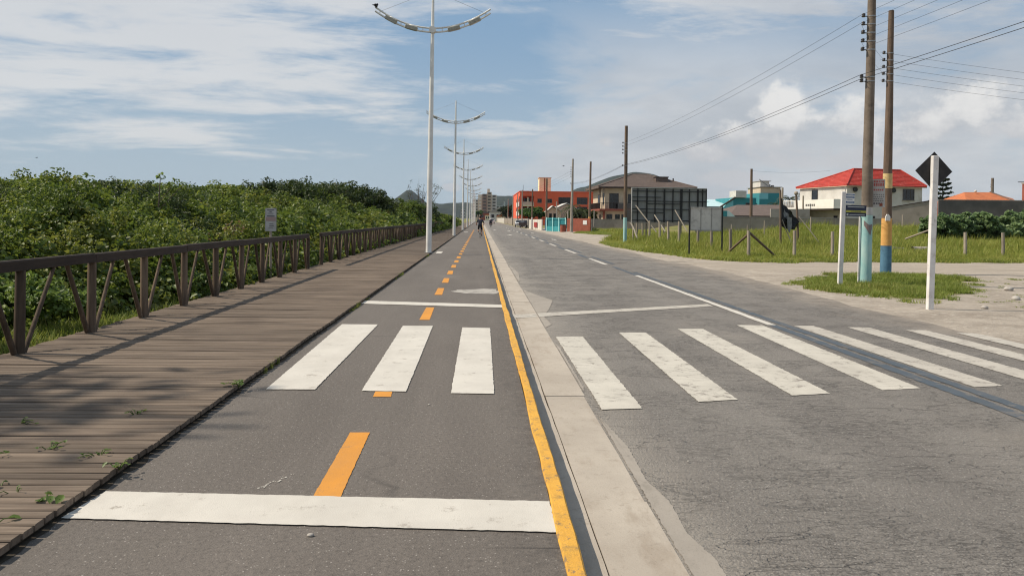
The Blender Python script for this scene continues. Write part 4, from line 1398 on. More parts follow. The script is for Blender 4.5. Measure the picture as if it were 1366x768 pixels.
t = thing('low_brown_house', 'low house with a wide brown tiled roof below the turquoise tower', 'house', (0, 0, 0))
MB().box((32.0, 104, 0), (39.5, 112, 2.35)).build('wall', 'brick_red', t)
mb = MB()
mb.add([(31.4, 103, 2.38), (40.2, 103, 2.38), (40.2, 110, 3.85), (34.6, 110, 3.85), (31.4, 117, 2.38), (40.2, 117, 2.38)], [(0, 1, 2, 3), (0, 3, 4), (3, 2, 5, 4)])
mb.add([(31.4, 103, 2.24), (40.2, 103, 2.24), (40.2, 117, 2.24), (31.4, 117, 2.24)], [(3, 2, 1, 0)])
mb.add([(31.4, 103, 2.24), (40.2, 103, 2.24), (40.2, 103, 2.38), (31.4, 103, 2.38)], [(0, 1, 2, 3)])
mb.build('roof', 'brown_tile', t)
window(t, 32.6, 33.8, 1.3, 2.1, 104); window(t, 35, 36, 1.3, 2.1, 104)
t = thing('grey_roofed_shed', 'long low shed with a sloping tiled roof left of the white balcony', 'shed', (0, 0, 0))
MB().box((40.4, 112, 0), (46.0, 118, 3.2)).build('wall', 'grey_plaster', t)
MB().add([(40.0, 111, 3.25), (47.5, 111, 3.25), (47.5, 119, 4.1), (40.0, 119, 4.1)], [(0, 1, 2, 3)]).add([(40.0, 111, 3.1), (47.5, 111, 3.1), (47.5, 111, 3.25), (40.0, 111, 3.25)], [(0, 1, 2, 3)]).build('roof', 'brown_tile', t)
t = thing('turquoise_kiosk', 'tiny turquoise kiosk half hidden right of the small grey board', 'kiosk', (0, 0, 0))
MB().box((29.3, 100, 0), (30.2, 102, 2.9)).build('wall', 'turquoise', t)
MB().prism([(30.21, 1.6), (31.9, 1.6), (30.4, 2.9), (30.21, 2.9)], 100, 100.4, 'y').build('side_panel', 'cyan_sheet', t)

t = thing('orange_tiled_house', 'house with an orange tiled roof rising over the long dark wall', 'house', (0, 0, 0))
MB().box((78.6, 130, 0), (90, 140, 5.2)).build('wall', 'brick_red', t)
MB().add([(77.6, 129, 5.2), (86.0, 129, 5.2), (84.6, 134, 7.0), (80.2, 134, 6.95), (77.6, 139, 5.2)], [(0, 1, 2, 3), (0, 3, 4)]).add([(86.0, 129, 5.2), (88.2, 133.6, 6.0), (84.6, 134, 7.0)], [(0, 1, 2)]).build('roof', 'orange_tile', t)
MB().tube([(86.0, 129, 5.25), (84.6, 134, 7.05), (88.6, 134, 5.7)], .12, 6).build('ridge_cap', 'brown_tile', t)
MB().ball((81.5, 133, 7.1), .22, 8, 6).build('roof_lamp', 'white_plaster', t)
t = thing('brick_chimney', 'square brick chimney at the right edge behind the dark wall', 'chimney', (87.3, 128, 0))
MB().box((-.7, -.7, 0), (1.2, .9, 8.2)).build('stack', 'brick_red', t)
MB().box((-.8, -.8, 8.2), (1.3, 1.0, 8.4)).build('cap', 'grey_plaster', t)
MB().tube([(-2.0, 0, 8.45), (.6, 0, 8.5)], .06, 5).build('antenna', 'black_iron', t)

# orange apartment building
t = thing('orange_apartment_building', 'orange four storey apartment building with cream stair tower down the street', 'building', (0, 0, 0))
wall = MB()
wall.box((11.0, 236, -.3), (34, 277, 9.2))                      # main body behind the loggia
wall.box((14.9, 231, -.3), (34, 235.99, 9.2))
wall.box((11.0, 231, 8.0), (14.89, 235.99, 9.2))
wall.box((11.0, 231, -.3), (11.5, 231.6, 7.99))
wall.build('wall', 'orange_plaster', t)
MB().box((10.85, 230.85, 9.21), (34.1, 277.1, 9.4)).build('parapet', 'orange_plaster', t)
for i, z in enumerate((2.55, 5.15)):
    fl = MB().box((11.51, 230.8, z), (14.88, 235.98, z + .28)).build('balcony', 'yellow_plaster', t)
    MB().box((11.55, 230.8, z + .29), (14.85, 230.9, z + 1.2)).build('balustrade', 'pink_plaster', fl)
    MB().box((10.75, 231.7, z - .1), (10.90, 250, z + 1.2)).build('side_parapet', 'white_plaster', fl)
    MB().box((13.0, 230.95, z + .29), (13.4, 231.2, z + 2.5)).build('column', 'cream_plaster', fl)
    window(t, 232, 235.5, z + 1.3, z + 2.4, 11.0, 'left', mull=1)
    window(t, 240, 243, z + .5, z + 2.2, 11.0, 'left', mull=1)
    window(t, 250, 253, z + .5, z + 2.2, 11.0, 'left', mull=1)
    window(t, 12.2, 14.2, z + .4, z + 2.3, 236, mull=1)
    window(t, 15.9, 17.1, z + 1.0, z + 2.1, 231, mull=1)
    window(t, 18.5, 20.0, z + 1.0, z + 2.1, 231, mull=1)
    window(t, 21.8, 25.2, z + .7, z + 2.6, 231, mull=2)
    window(t, 27, 30, z + .7, z + 2.6, 231, mull=2)
tw = MB().box((16.85, 238, 9.41), (20.2, 243, 13.4)).build('stair_tower', 'yellow_plaster', t)
MB().box((16.7, 237.85, 13.41), (20.35, 243.2, 13.6)).build('tower_cap', 'cream_plaster', tw)
MB().box((18.25, 237.9, 9.41), (18.55, 237.98, 13.4)).build('tower_rib', 'brick_red', tw)
MB().tube([(12.0, 234, 9.4), (12.0, 234, 11.2)], .05, 5).build('antenna', 'black_iron', t)

# small pink gabled house
t = thing('pink_gabled_house', 'small pink house with steep gables beside the palms', 'house', (0, 0, 0))
MB().prism([(12.9, -.2), (15.6, -.2), (15.6, 3.1), (14.0, 3.95), (12.9, 3.0)], 160, 164, 'y').build('porch_wall', 'pink_plaster', t)
MB().prism([(14.0, -.2), (20.0, -.2), (20.0, 3.2), (17.2, 4.6), (14.0, 3.2)], 164.01, 174, 'y').build('wall', 'pink_plaster', t)
for (x0, z0, x1, z1, y0, y1) in ((12.7, 2.95, 14.0, 4.1, 159.6, 164), (14.0, 4.1, 15.8, 3.05, 159.6, 164), (13.8, 3.15, 17.2, 4.75, 163.7, 174.3), (17.2, 4.75, 20.3, 3.15, 163.7, 174.3)):
    MB().prism([(x0, z0), (x1, z1), (x1, z1 + .12), (x0, z0 + .12)], y0, y1, 'y').build('roof_slope', 'white_plaster', t)
for x in (13.3, 14.15):
    window(t, x, x + .55, 1.4, 2.7, 160, mull=0)

# street walls and gate on the right
wall_run([(8.95, 150), (9.35, 142), (9.75, 130.2)], -.3, [1.5, 1.5, 1.55], 'white_wall', 'white plastered street wall with a red painted sign', cap=None, group='street walls on the right')
tag(MB().box((-.06, -2.6, -.42), (0, 2.6, .42)).build('wall_advert', 'red_sign', None, (9.31, 138.6, .62), (0, 0, R(2.0))), 'plain dark red sign painted board on the white street wall', 'sign')
t = thing('turquoise_gate', 'turquoise barred gate with pale posts between white and brick walls', 'gate', (9.55, 118.2, G0), math.atan2(-5.0, 2.3))
Lg = 5.3
MB().box((0, -.03, .05), (Lg, .03, .75)).build('bottom_panel', 'gate_turquoise', t)
MB().box((0, -.04, 1.78), (Lg, .04, 1.92)).build('top_rail', 'gate_turquoise', t)
MB().box((0, .10, .1), (Lg, .14, 1.75)).build('backing_panel', 'turquoise', t)
for i in range(14):
    x = .1 + i * (Lg - .2) / 13
    MB().box((x - .03, -.025, .76), (x + .03, .025, 1.775)).build('bar', 'gate_turquoise', t)
for x in (0, 1.75, 3.5, Lg):
    MB().box((x - .09, -.09, 0), (x + .09, -.045, 2.0)).build('post', 'gate_pale', t)
wall_run([(11.95, 113), (14.75, 109.8)], -.3, 1.75, 'brick_red', 'red brick coloured street wall with small pale notice', group='street walls on the right')
tag(MB().box((-.35, -.03, -.28), (.35, 0, .28)).build('wall_notice', 'sign_white', None, (14.05, 110.45, 1.2), (0, 0, R(-49))), 'small pale notice on the red brick street wall', 'notice')
wall_run([(8.9, 190), (8.95, 152)], -.3, 1.6, 'grey_plaster', 'grey street wall beyond the parked dark car', panels=4, group='street walls on the right')
wall_run([(8.8, 300), (8.9, 192)], -.3, 1.7, 'beige_wall', 'long beige street wall far down the road', panels=6, group='street walls on the right')
wall_run([(8.7, 420), (8.8, 302)], -.3, 1.8, 'white_wall', 'pale street wall at the far end of the road', panels=8, group='street walls on the right')
t = thing('litter_bin', 'brown barrel shaped litter bin before the turquoise gate', 'litter bin', (11.1, 110.5, G0))
MB().tube([(0, 0, 0), (0, 0, .5), (0, 0, 1.0)], [.36, .42, .38], 12).build('barrel', 'brick_red', t)
MB().tube([(0, 0, 1.0), (0, 0, 1.05)], [.41, .41], 12).build('rim', 'dark_trim', t)


# far town: towers and houses
def tower(x0, x1, y, z1, m, floors, cols, label, depth=14, top=None, name='apartment_tower', win='shutter'):
    t = thing(name, label, 'building', (x0, y, 0), 0, 'distant buildings at the end of the road')
    w = x1 - x0
    MB().box((0, 0, -1), (w, depth, z1)).build('wall', m, t)
    if top: MB().box((w * top[0], depth * .2, z1 + .01), (w * top[1], depth * .7, z1 + top[2])).build('roof_room', m, t)
    fh = z1 / floors
    for f in range(floors):
        for c in range(cols):
            a = w * (c + .2) / cols
            b = w * (c + .8) / cols
            o = MB().box((a, -.12, f * fh + fh * .3), (b, -.01, f * fh + fh * .8)).build('window', win, t)
    for f in range(floors):
        MB().box((-.14, depth * .2, f * fh + fh * .3), (-.01, depth * .8, f * fh + fh * .8)).build('window', win, t)
    return t


tower(-8.0, -2.5, 820, 20, 'tower_grey', 7, 2, 'left grey wing of the far apartment blocks beside the lamps')
tower(-2.4, 1.4, 800, 24.5, 'tower_tan', 8, 1, 'narrow tan far block left of the brown one', win='sign_white')
tower(1.5, 6.0, 796, 25, 'tower_brown', 8, 1, 'brown far apartment block at the end of the road')
tower(6.1, 10.6, 800, 27, 'tower_tan', 9, 1, 'tallest tan far apartment block with a roof room', top=(.05, .6, 3.2))
tower(10.7, 15.5, 806, 24.5, 'tower_grey', 8, 1, 'grey far apartment block right of the tallest one')
tower(17, 24, 900, 15.5, 'tower_teal', 4, 2, 'low grey far block with a mast')
tower(25, 31, 900, 14.0, 'tower_teal', 4, 2, 'second low grey far block near the orange building', top=(.1, .3, 6))
tower(31.5, 36, 900, 12, 'tower_grey', 4, 2, 'pale low far block just left of the orange building')
tower(-19, -12, 1400, 14, 'sign_shade', 3, 2, 'pale low far building on the headland slope left of the lamps', name='distant_building')
tower(-36, -28, 1500, 17, 'sign_shade', 3, 3, 'pale low far building below the headland', name='distant_building')


def small_house(x, y, w, d, h, wallm, roofm, label, rz=0):
    t = thing('distant_house', label, 'house', (x, y, 0), rz, 'distant houses at the end of the road')
    MB().box((0, 0, -.5), (w, d, h)).build('wall', wallm, t)
    MB().prism([(-.4, h + .01), (w + .4, h + .01), (w / 2, h + w * .3)], -.4, d + .4, 'y').build('roof', roofm, t)
    for a in (.15, .6):
        MB().box((w * a, -.1, h * .4), (w * (a + .25), -.01, h * .75)).build('window', 'dark_glass', t)
    return t


small_house(5.5, 500, 7, 8, 5.2, 'white_plaster', 'grey_plaster', 'white far house under the brown apartment block')
small_house(14.5, 560, 9, 8, 5.5, 'brick_red', 'orange_tile', 'brick coloured far house with red roof')
small_house(8.6, 430, 4.5, 8, 2.6, 'cream_plaster', 'orange_tile', 'low cream far house with orange roof beside the road')
small_house(-.5, 640, 7, 8, 5.5, 'brick_red', 'brown_tile', 'brown far house behind the cyclist')
small_house(16.5, 400, 6, 8, 4.0, 'pink_plaster', 'brown_tile', 'pink far house behind the street wall')
small_house(22, 640, 9, 8, 6.5, 'tower_grey', 'orange_tile', 'grey far house with red roof beside the orange building')
small_house(11.5, 470, 5, 8, 4.4, 'white_plaster', 'brown_tile', 'white far house with brown roof above the street wall')
small_house(19.5, 520, 6, 8, 6.8, 'tower_tan', 'orange_tile', 'taller tan far house with a red roof left of the orange building')
small_house(12.0, 700, 8, 8, 9, 'white_plaster', 'grey_plaster', 'tall white far house just right of the tan apartment block')
small_house(26, 760, 9, 8, 9, 'pink_plaster', 'orange_tile', 'pink far house on the rise behind the dark far trees')
small_house(3.2, 560, 3.2, 8, 3.6, 'yellow_plaster', 'orange_tile', 'narrow yellow far house above the road end')
small_house(-8.5, 760, 6, 8, 6, 'tower_tan', 'brown_tile', 'tan far house left of the cyclist beside the lamp row')


# ------------------------------------------------------------------ vehicles and people
def make_car(loc, rz, body, label, group=None):
    t = thing('parked_car' if group is None else 'car', label, 'car', loc, rz)
    prof = [(-2.0, .28), (2.0, .28), (2.08, .55), (2.02, .80), (1.55, .90), (1.0, .95), (.45, 1.40), (-.9, 1.44), (-1.6, 1.0), (-2.0, .95), (-2.08, .6)]
    W_ = .82
    vs = []
    for s in (-1, 1):
        for x, z in prof:
            wy = W_ - (.20 * max(0, (z - .95) / .5)) - (.07 if z < .4 else 0) - .05 * (abs(x) > 1.95)
            vs.append((x, s * wy, z))
    n = len(prof)
    MB().add(vs, [tuple(range(n)), tuple(range(2 * n - 1, n - 1, -1))] + [(i, n + i, n + (i + 1) % n, (i + 1) % n) for i in range(n)]).build('body', body, t)
    MB().add([(1.02, -.70, .98), (1.02, .70, .98), (.53, .58, 1.36), (.53, -.58, 1.36)], [(0, 1, 2, 3)]).build('windscreen', 'dark_glass', t, (.03, 0, .02))
    MB().add([(-1.60, -.68, 1.02), (-1.60, .68, 1.02), (-.98, .56, 1.40), (-.98, -.56, 1.40)], [(3, 2, 1, 0)]).build('rear_window', 'dark_glass', t, (-.04, 0, .02))
    for s in (-1, 1):
        MB().add([(.9, s * .81, 1.0), (-1.3, s * .81, 1.0), (-.85, s * .66, 1.36), (.45, s * .66, 1.36)], [(0, 1, 2, 3) if s < 0 else (3, 2, 1, 0)]).build('side_window', 'dark_glass', t, (0, s * .02, 0))
        MB().rbox((1.98, s * .62 - .16, .60), (2.09, s * .62 + .16, .76), .02).build('headlight', 'headlight', t)
        MB().box((-2.10, s * .62 - .14, .68), (-2.04, s * .62 + .14, .84)).build('tail_light', 'red_sign', t)
        MB().rbox((.62, s * .90 - .08, .98), (.75, s * .90 + .08, 1.08), .02).build('mirror', body, t)
        for x in (-1.25, 1.3):
            w = MB().tube([(x, s * .64, .31), (x, s * .845, .31)], .31, 18).build('wheel', 'tyre', t)
            MB().tube([(x, s * .845, .31), (x, s * .855, .31)], .19, 14).build('rim', 'steel', w)
    MB().box((2.085, -.26, .40), (2.10, .26, .52)).build('number_plate', 'sign_white', t)
    MB().box((2.07, -.45, .60), (2.095, .45, .72)).build('grille', 'black_iron', t)
    return t


make_car((8.75, 156, -.13), R(-70), 'car_dark', 'dark maroon parked car facing the camera at the right kerb')
make_car((8.0, 171, -.13), R(-92), 'car_white', 'added white car for the reflections left of the dark parked car', 'g')  # added car, standing in for white reflections beside the dark one
make_car((3.6, 262, -.12), R(90), 'car_white', 'white car far ahead in the road lane', 'g')


def skin_figure(name, joints, bones, colour, parent, mats):
    """one continuous body grown with a skin modifier, materials assigned by colour(centre, rest)"""
    me = bpy.data.meshes.new(name)
    keys = list(joints)
    me.from_pydata([joints[q][0] for q in keys], [(keys.index(a), keys.index(b)) for a, b in bones], [])
    o = bpy.data.objects.new(name, me)
    COL.objects.link(o)
    md = o.modifiers.new('skin', 'SKIN')
    md.use_smooth_shade = True
    for i, q in enumerate(keys):
        sv = me.skin_vertices[0].data[i]
        r = joints[q][1]
        sv.radius = r if isinstance(r, tuple) else (r, r)
        sv.use_root = (q == 'pelvis')
    sb = o.modifiers.new('subdivision', 'SUBSURF'); sb.levels = 2; sb.render_levels = 2
    dg = bpy.context.evaluated_depsgraph_get()
    m2 = bpy.data.meshes.new_from_object(o.evaluated_get(dg))
    bpy.data.objects.remove(o)
    for m in mats: m2.materials.append(M[m])
    for p in m2.polygons:
        p.material_index = colour(p.center); p.use_smooth = True
    return link(name, m2, parent)


def wheel_mesh(r, th=.022):
    mb = MB()
    N = 24
    mb.tube([(0, r * math.cos(2 * math.pi * q / N), r * math.sin(2 * math.pi * q / N)) for q in range(N + 1)], th, 6, cap=False)
    for q in range(8):
        a = 2 * math.pi * q / 8
        mb.tube([(0, 0, 0), (0, r * math.cos(a), r * math.sin(a))], .004, 4)
    mb.tube([(-.04, 0, 0), (.04, 0, 0)], .03, 8)
    return mb


# cyclist riding away
CY = (-.02, 67.5, 0)
bk = thing('bicycle', 'bicycle ridden away along the cycle path', 'bicycle', CY)
for y, nme in ((-.52, 'wheel'), (.52, 'wheel')):
    wheel_mesh(.33).build(nme, 'tyre', bk, (0, y, .35))
MB().tube([(0, -.05, .30), (0, -.18, .85)], .018, 7).tube([(0, -.05, .30), (0, .36, .82)], .02, 7).tube([(0, -.15, .72), (0, .35, .84)], .02, 7).tube([(0, -.05, .30), (0, -.52, .35)], .014, 6).tube([(0, -.16, .74), (0, -.52, .35)], .012, 6).tube([(0, .34, .95), (0, .37, .72), (0, .52, .35)], .02, 7).build('frame', 'bike_metal', bk)
MB().ball((0, -.2, .90), .10, 10, 6, 0, (.9, 1.4, .4)).build('saddle', 'black_iron', bk)
MB().tube([(-.30, .28, 1.02), (-.15, .34, 1.02), (0, .34, .98), (.15, .34, 1.02), (.30, .28, 1.02)], .016, 7).build('handlebar', 'steel', bk)
MB().tube([(-.09, -.05, .30), (.09, -.05, .30)], .02, 6).tube([(.09, -.05, .30), (.09, -.02, .14), (.20, -.02, .14)], .014, 6).tube([(-.09, -.05, .30), (-.09, -.08, .46), (-.20, -.08, .46)], .014, 6).build('crank', 'steel', bk)
pn = thing('person', 'cyclist in a dark navy shirt and shorts riding away on the bicycle', 'person', CY)
J = {'pelvis': ((0, -.16, .98), (.155, .12)), 'waist': ((0, -.08, 1.15), (.145, .11)), 'chest': ((0, .03, 1.36), (.185, .125)), 'neck': ((0, .10, 1.50), .06), 'head0': ((0, .13, 1.58), .085), 'head1': ((0, .15, 1.70), .085),
     'lsh': ((-.20, .06, 1.42), .068), 'lel': ((-.31, .12, 1.16), .047), 'lwr': ((-.29, .27, 1.05), .034), 'lha': ((-.28, .32, 1.03), .032),
     'rsh': ((.20, .06, 1.42), .068), 'rel': ((.31, .12, 1.16), .047), 'rwr': ((.29, .27, 1.05), .034), 'rha': ((.28, .32, 1.03), .032),
     'lhi': ((-.10, -.13, .93), .10), 'lkn': ((-.13, .16, .72), .066), 'lan': ((-.15, -.10, .52), .042), 'lto': ((-.15, .02, .48), .038),
     'rhi': ((.10, -.13, .93), .10), 'rkn': ((.13, .10, .56), .062), 'ran': ((.15, -.06, .20), .042), 'rto': ((.15, .07, .16), .038)}
Bn = [('pelvis', 'waist'), ('waist', 'chest'), ('chest', 'neck'), ('neck', 'head0'), ('head0', 'head1'), ('chest', 'lsh'), ('lsh', 'lel'), ('lel', 'lwr'), ('lwr', 'lha'), ('chest', 'rsh'), ('rsh', 'rel'), ('rel', 'rwr'), ('rwr', 'rha'),
      ('pelvis', 'lhi'), ('lhi', 'lkn'), ('lkn', 'lan'), ('lan', 'lto'), ('pelvis', 'rhi'), ('rhi', 'rkn'), ('rkn', 'ran'), ('ran', 'rto')]


def ccol_f(c):
    x, y, z = c
    if z > 1.50: return 0
    if abs(x) > .245 and z < 1.26: return 0
    if z > 1.02: return 1
    if z > .66: return 2
    if z < .22 or (x < 0 and z < .53): return 3
    return 0


skin_figure('body', J, Bn, ccol_f, pn, ['skin', 'navy_shirt', 'black_shorts', 'black_iron'])
MB().ball((0, .11, 1.70), .105, 12, 8, 0, (.95, 1.05, 1.0)).build('hair', 'hair', pn)
for s in (-1, 1):
    MB().ball((s * .095, .15, 1.66), .022, 6, 5, 0, (.5, 1, 1.3)).build('ear', 'skin', pn)
    h = MB()
    for q in range(4):
        h.tube([(s * .30 - s * q * .018, .30, 1.045), (s * .30 - s * q * .018, .345, 1.035), (s * .30 - s * q * .018, .345, 1.0)], .008, 5)
    h.tube([(s * .245, .29, 1.04), (s * .24, .32, 1.02), (s * .25, .33, 1.0)], .009, 5)
    h.build('fingers', 'skin', pn)

# motorcyclist further on
MC = (2.0, 158, -.12)
mcb = thing('motorcycle', 'motorcycle with rider far ahead in the road lane', 'motorcycle', MC)
for y in (-.62, .62):
    wheel_mesh(.27, .05).build('wheel', 'tyre', mcb, (0, y, .31))
MB().ball((0, .1, .72), .2, 10, 7, 0, (.7, 1.6, .8)).build('tank', 'car_dark', mcb)
MB().rbox((-.13, -.75, .66), (.13, .0, .80), .03).build('seat', 'black_iron', mcb)
MB().rbox((-.14, -.2, .30), (.14, .3, .62), .03).build('engine', 'steel', mcb)
MB().tube([(-.35, .38, 1.03), (0, .48, 1.0), (.35, .38, 1.03)], .018, 6).tube([(0, .48, 1.0), (0, .62, .31)], .035, 6).build('fork', 'black_iron', mcb)
MB().box((-.09, -.80, .58), (.09, -.76, .66)).build('tail_light', 'red_sign', mcb)
pm = thing('person', 'rider in dark clothes and pale helmet sitting on the far motorcycle', 'person', MC)
J2 = {'pelvis': ((0, -.28, .90), (.15, .13)), 'waist': ((0, -.24, 1.08), (.145, .115)), 'chest': ((0, -.18, 1.30), (.185, .13)), 'neck': ((0, -.15, 1.46), .06), 'head': ((0, -.13, 1.60), .095),
      'lsh': ((-.2, -.15, 1.37), .068), 'lel': ((-.36, .08, 1.14), .05), 'lha': ((-.33, .36, 1.05), .036), 'rsh': ((.2, -.15, 1.37), .068), 'rel': ((.36, .08, 1.14), .05), 'rha': ((.33, .36, 1.05), .036),
      'lhi': ((-.12, -.22, .88), .10), 'lkn': ((-.24, .22, .76), .07), 'lan': ((-.20, -.02, .36), .05), 'lto': ((-.20, .14, .32), .042), 'rhi': ((.12, -.22, .88), .10), 'rkn': ((.24, .22, .76), .07), 'ran': ((.20, -.02, .36), .05), 'rto': ((.20, .14, .32), .042)}
Bn2 = [('pelvis', 'waist'), ('waist', 'chest'), ('chest', 'neck'), ('neck', 'head'), ('chest', 'lsh'), ('lsh', 'lel'), ('lel', 'lha'), ('chest', 'rsh'), ('rsh', 'rel'), ('rel', 'rha'),
       ('pelvis', 'lhi'), ('lhi', 'lkn'), ('lkn', 'lan'), ('lan', 'lto'), ('pelvis', 'rhi'), ('rhi', 'rkn'), ('rkn', 'ran'), ('ran', 'rto')]
skin_figure('body', J2, Bn2, lambda c: 0 if c[2] > 1.44 else (1 if c[2] > .9 else 2), pm, ['skin', 'navy_shirt', 'black_shorts'])
MB().ball((0, -.13, 1.62), .135, 12, 8).build('helmet', 'helmet_white', pm)


# ------------------------------------------------------------------ vegetation tools
def leaf_arrays(cen, nrm, L, Wd, g, fold=.25):
    """broad folded leaves: centres, facing directions, lengths -> verts, quads"""
    n = len(cen)
    nrm = nrm / np.linalg.norm(nrm, axis=1, keepdims=True)
    t = g.normal(size=(n, 3)); t -= nrm * (t * nrm).sum(1, keepdims=True); t /= np.linalg.norm(t, axis=1, keepdims=True)
    b = np.cross(nrm, t)
    L = np.broadcast_to(np.asarray(L, float).reshape(-1, 1), (n, 1)); Wd = np.broadcast_to(np.asarray(Wd, float).reshape(-1, 1), (n, 1))
    base = cen - t * L * .5; tip = cen + t * L * .5 - nrm * L * .10
    up_ = nrm * Wd * fold
    l1 = cen - t * L * .22 + b * Wd * .42 + up_; l2 = cen + t * L * .18 + b * Wd * .46 + up_
    r1 = cen - t * L * .22 - b * Wd * .42 + up_; r2 = cen + t * L * .18 - b * Wd * .46 + up_
    v = np.stack([base, l1, l2, tip, r2, r1], 1).reshape(-1, 3)
    i = np.arange(n)[:, None] * 6
    f = np.concatenate([i + np.array([[0, 3, 2, 1]]), i + np.array([[0, 5, 4, 3]])])
    return v, f


def clump_arrays(n, L, g, flat=.8, upb=.55):
    d = g.normal(size=(n, 3)); d /= np.linalg.norm(d, axis=1, keepdims=True)
    r = g.uniform(.35, 1, (n, 1)) ** .6
    c = d * r; c[:, 2] *= flat
    nr = d * .55 + np.array([0, 0, upb]) + g.normal(size=(n, 3)) * .38
    LL = L * g.uniform(.65, 1.25, n)
    return leaf_arrays(c, nr, LL, LL * g.uniform(.6, .8, n), g)


SRC = {}


def source(name, meshes):
    """unlinked collection of meshes to scatter"""
    c = bpy.data.collections.new(name)
    for i, me in enumerate(meshes):
        o = bpy.data.objects.new(me.name, me)
        c.objects.link(o)
    SRC[name] = c
    return c


def scatter(name, pts, rot, scl, coll, kind='stuff', idx=None):
    me = bpy.data.meshes.new(name)
    n = len(pts)
    me.vertices.add(n); me.vertices.foreach_set('co', np.asarray(pts, np.float32).ravel())
    a = me.attributes.new('rot', 'FLOAT_VECTOR', 'POINT'); a.data.foreach_set('vector', np.asarray(rot, np.float32).ravel())
    s = np.asarray(scl, np.float32)
    if s.ndim == 1: s = np.repeat(s[:, None], 3, 1)
    a = me.attributes.new('scl', 'FLOAT_VECTOR', 'POINT'); a.data.foreach_set('vector', s.ravel())
    if idx is not None:
        a = me.attributes.new('idx', 'INT', 'POINT'); a.data.foreach_set('value', np.asarray(idx, np.int32))
    o = link(name, me)
    ng = bpy.data.node_groups.new(name, 'GeometryNodeTree')
    ng.interface.new_socket('Geometry', in_out='INPUT', socket_type='NodeSocketGeometry')
    ng.interface.new_socket('Geometry', in_out='OUTPUT', socket_type='NodeSocketGeometry')
    N = ng.nodes
    gi, go = N.new('NodeGroupInput'), N.new('NodeGroupOutput')
    ci = N.new('GeometryNodeCollectionInfo'); ci.inputs['Collection'].default_value = coll
    ci.inputs['Separate Children'].default_value = True; ci.inputs['Reset Children'].default_value = True
    ip = N.new('GeometryNodeInstanceOnPoints'); ip.inputs['Pick Instance'].default_value = True
    ar = N.new('GeometryNodeInputNamedAttribute'); ar.data_type = 'FLOAT_VECTOR'; ar.inputs[0].default_value = 'rot'
    asn = N.new('GeometryNodeInputNamedAttribute'); asn.data_type = 'FLOAT_VECTOR'; asn.inputs[0].default_value = 'scl'
    er = N.new('FunctionNodeEulerToRotation')
    mp = N.new('GeometryNodeMeshToPoints')
    K = ng.links.new
    K(gi.outputs[0], mp.inputs['Mesh']); K(mp.outputs[0], ip.inputs['Points'])
    K(ci.outputs[0], ip.inputs['Instance'])
    if idx is not None:
        ai = N.new('GeometryNodeInputNamedAttribute'); ai.data_type = 'INT'; ai.inputs[0].default_value = 'idx'
        K(ai.outputs[0], ip.inputs['Instance Index'])
    K(ar.outputs[0], er.inputs[0]); K(er.outputs[0], ip.inputs['Rotation']); K(asn.outputs[0], ip.inputs['Scale'])
    K(ip.outputs[0], go.inputs[0])
    md = o.modifiers.new('scatter', 'NODES'); md.node_group = ng
    o['kind'] = kind
    return o


# ------------------------------------------------------------------ the thicket
def wob(x, y, seed, wl=(2.0, 7.0), n=12):
    g = np.random.default_rng(seed)
    s = np.zeros_like(x, dtype=float)
    for _ in range(n):
        a = g.uniform(0, 6.28); L = g.uniform(*wl); ph = g.uniform(0, 6.28)
        s += np.sin((x * math.cos(a) + y * math.sin(a)) * 2 * math.pi / L + ph)
    return s / math.sqrt(n)


def canopy(x, y):
    d = -x - 5.35 - 1.5 * (1 - sm01(9, 17, y))
    g = 1 + .28 * sm01(35, 70, y) - .45 * sm01(95, 150, y)
    h = (.25 + .85 * sm01(0, 1.3, d) + .75 * sm01(.8, 6, d) + .50 * sm01(5, 16, d) + .15 * sm01(14, 40, d)) * g
    h = h - .38 * sm01(6, 13, d) * (1 - sm01(34, 50, y)) + (.27 * wob(x, y, 1, (2.2, 5)) + .20 * wob(x, y, 2, (6, 15)) + .18 * wob(x, y, 5, (.9, 2.0))) * sm01(0, 2.5, d)
    return h, d


def species(x, y, g):
    n = len(x)
    a = wob(x, y, 51, (2.5, 9)); b = wob(x, y, 52, (3, 11))
    r = g.uniform(0, 1, n)
    i = g.integers(0, 7, n)
    i = np.where((a > .85) & (r < .85), g.integers(7, 9, n), i)
    i = np.where((b > .95) & (r < .75), g.integers(9, 11, n), i)
    return np.where(r > .985, 11, np.where((r > .93) & (r < .985), g.integers(9, 11, n), i))


